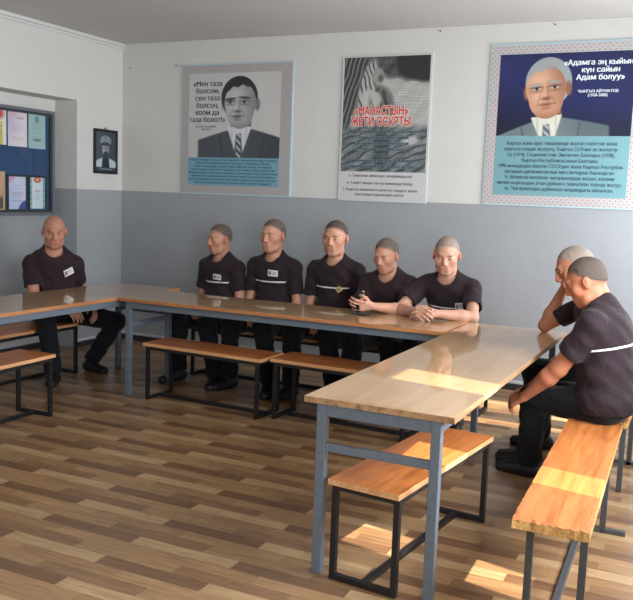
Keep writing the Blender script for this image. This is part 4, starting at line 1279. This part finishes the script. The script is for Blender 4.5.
certificate(-1.045, -.815, 1.318, 1.650, c_orn, 'blue bordered certificate with a red crest in the bottom row, rightmost in the notice board', frame=M['black_plastic'])
certificate(-1.305, -1.062, 1.318, 1.650, c_blue, 'pale violet certificate with a dark blue corner in the bottom row', frame=M['black_plastic'])
M['gold'] = plain('yellow_frame', (196, 168, 92), 0.4)
certificate(-1.60, -1.335, 1.322, 1.672, c_photo, 'yellow framed picture in the bottom row at the left edge', 'picture', frame=M['gold'])

# --- nails left in the walls
def nail(x, y, z, rot, label):
    bm = bmesh.new()
    bmesh.ops.create_cone(bm, cap_ends=True, segments=10, radius1=.006, radius2=.005, depth=.006, matrix=Matrix.Translation((0, 0, .021)))
    bmesh.ops.create_cone(bm, cap_ends=True, segments=8, radius1=.003, radius2=.003, depth=.028, matrix=Matrix.Translation((0, 0, .010)))
    me = bpy.data.meshes.new('nail'); bm.to_mesh(me); bm.free()
    o = link('nail', me, M['nail'], None, (x, y, z), rot)
    tag(o, label, 'nail', 'nails in the walls')
BW = (math.pi / 2, 0, 0)
nail(.103, 0, 2.766, BW, 'dark nail in the white back wall near the left corner')
nail(.661, 0, 2.768, BW, 'dark nail in the back wall beside the upper left corner of the portrait poster')
nail(3.328, 0, 2.968, BW, 'dark nail under the ceiling above the narrow engraving poster')
nail(4.271, 0, 2.972, BW, 'dark nail under the ceiling above the blue portrait poster')

# ------------------------------------------------------------------ black cap held by the leaning man
cp = empty('cap', (3.35, -1.572, 0.7505), D2(-35))
tag(cp, 'small black cap held upright on the far table between two hands', 'cap')
bm = bmesh.new()
bmesh.ops.create_uvsphere(bm, u_segments=28, v_segments=16, radius=1.0)
for v in bm.verts:
    x, y, z = v.co
    v.co = Vector((x * .042 * (1 - .12 * max(0, z)), y * .058, .080 + z * (.078 if z > 0 else .072) + .004 * math.sin(5 * math.atan2(y, x)) * (1 - abs(z))))
me = bpy.data.meshes.new('crown'); bm.to_mesh(me); bm.free()
me.polygons.foreach_set('use_smooth', [True] * len(me.polygons))
M['cap_cloth'] = cloth('black_cap_cloth', (14, 14, 16))
link('crown', me, M['cap_cloth'], cp)
bm = bmesh.new()
n = 18
ring = []
for zz in (0.001, 0.007):
    r1, r2 = [], []
    for i in range(n + 1):
        a = -math.pi / 2 * .95 + math.pi * .95 * i / n
        r1.append(bm.verts.new((.030 * math.cos(a), .046 * math.sin(a), zz + .004)))
        r2.append(bm.verts.new((.120 * math.cos(a) , .066 * math.sin(a), zz)))
    ring.append((r1, r2))
for i in range(n):
    (a1, a2), (b1, b2) = ring
    bm.faces.new((b1[i], b2[i], b2[i + 1], b1[i + 1])); bm.faces.new((a1[i], a1[i + 1], a2[i + 1], a2[i]))
    bm.faces.new((a2[i], a2[i + 1], b2[i + 1], b2[i])); bm.faces.new((a1[i], b1[i], b1[i + 1], a1[i + 1]))
for i in (0, n):
    (a1, a2), (b1, b2) = ring
    bm.faces.new((a1[i], a2[i], b2[i], b1[i]) if i == 0 else (a1[i], b1[i], b2[i], a2[i]))
me = bpy.data.meshes.new('visor'); bm.to_mesh(me); bm.free()
link('visor', me, M['cap_cloth'], cp)
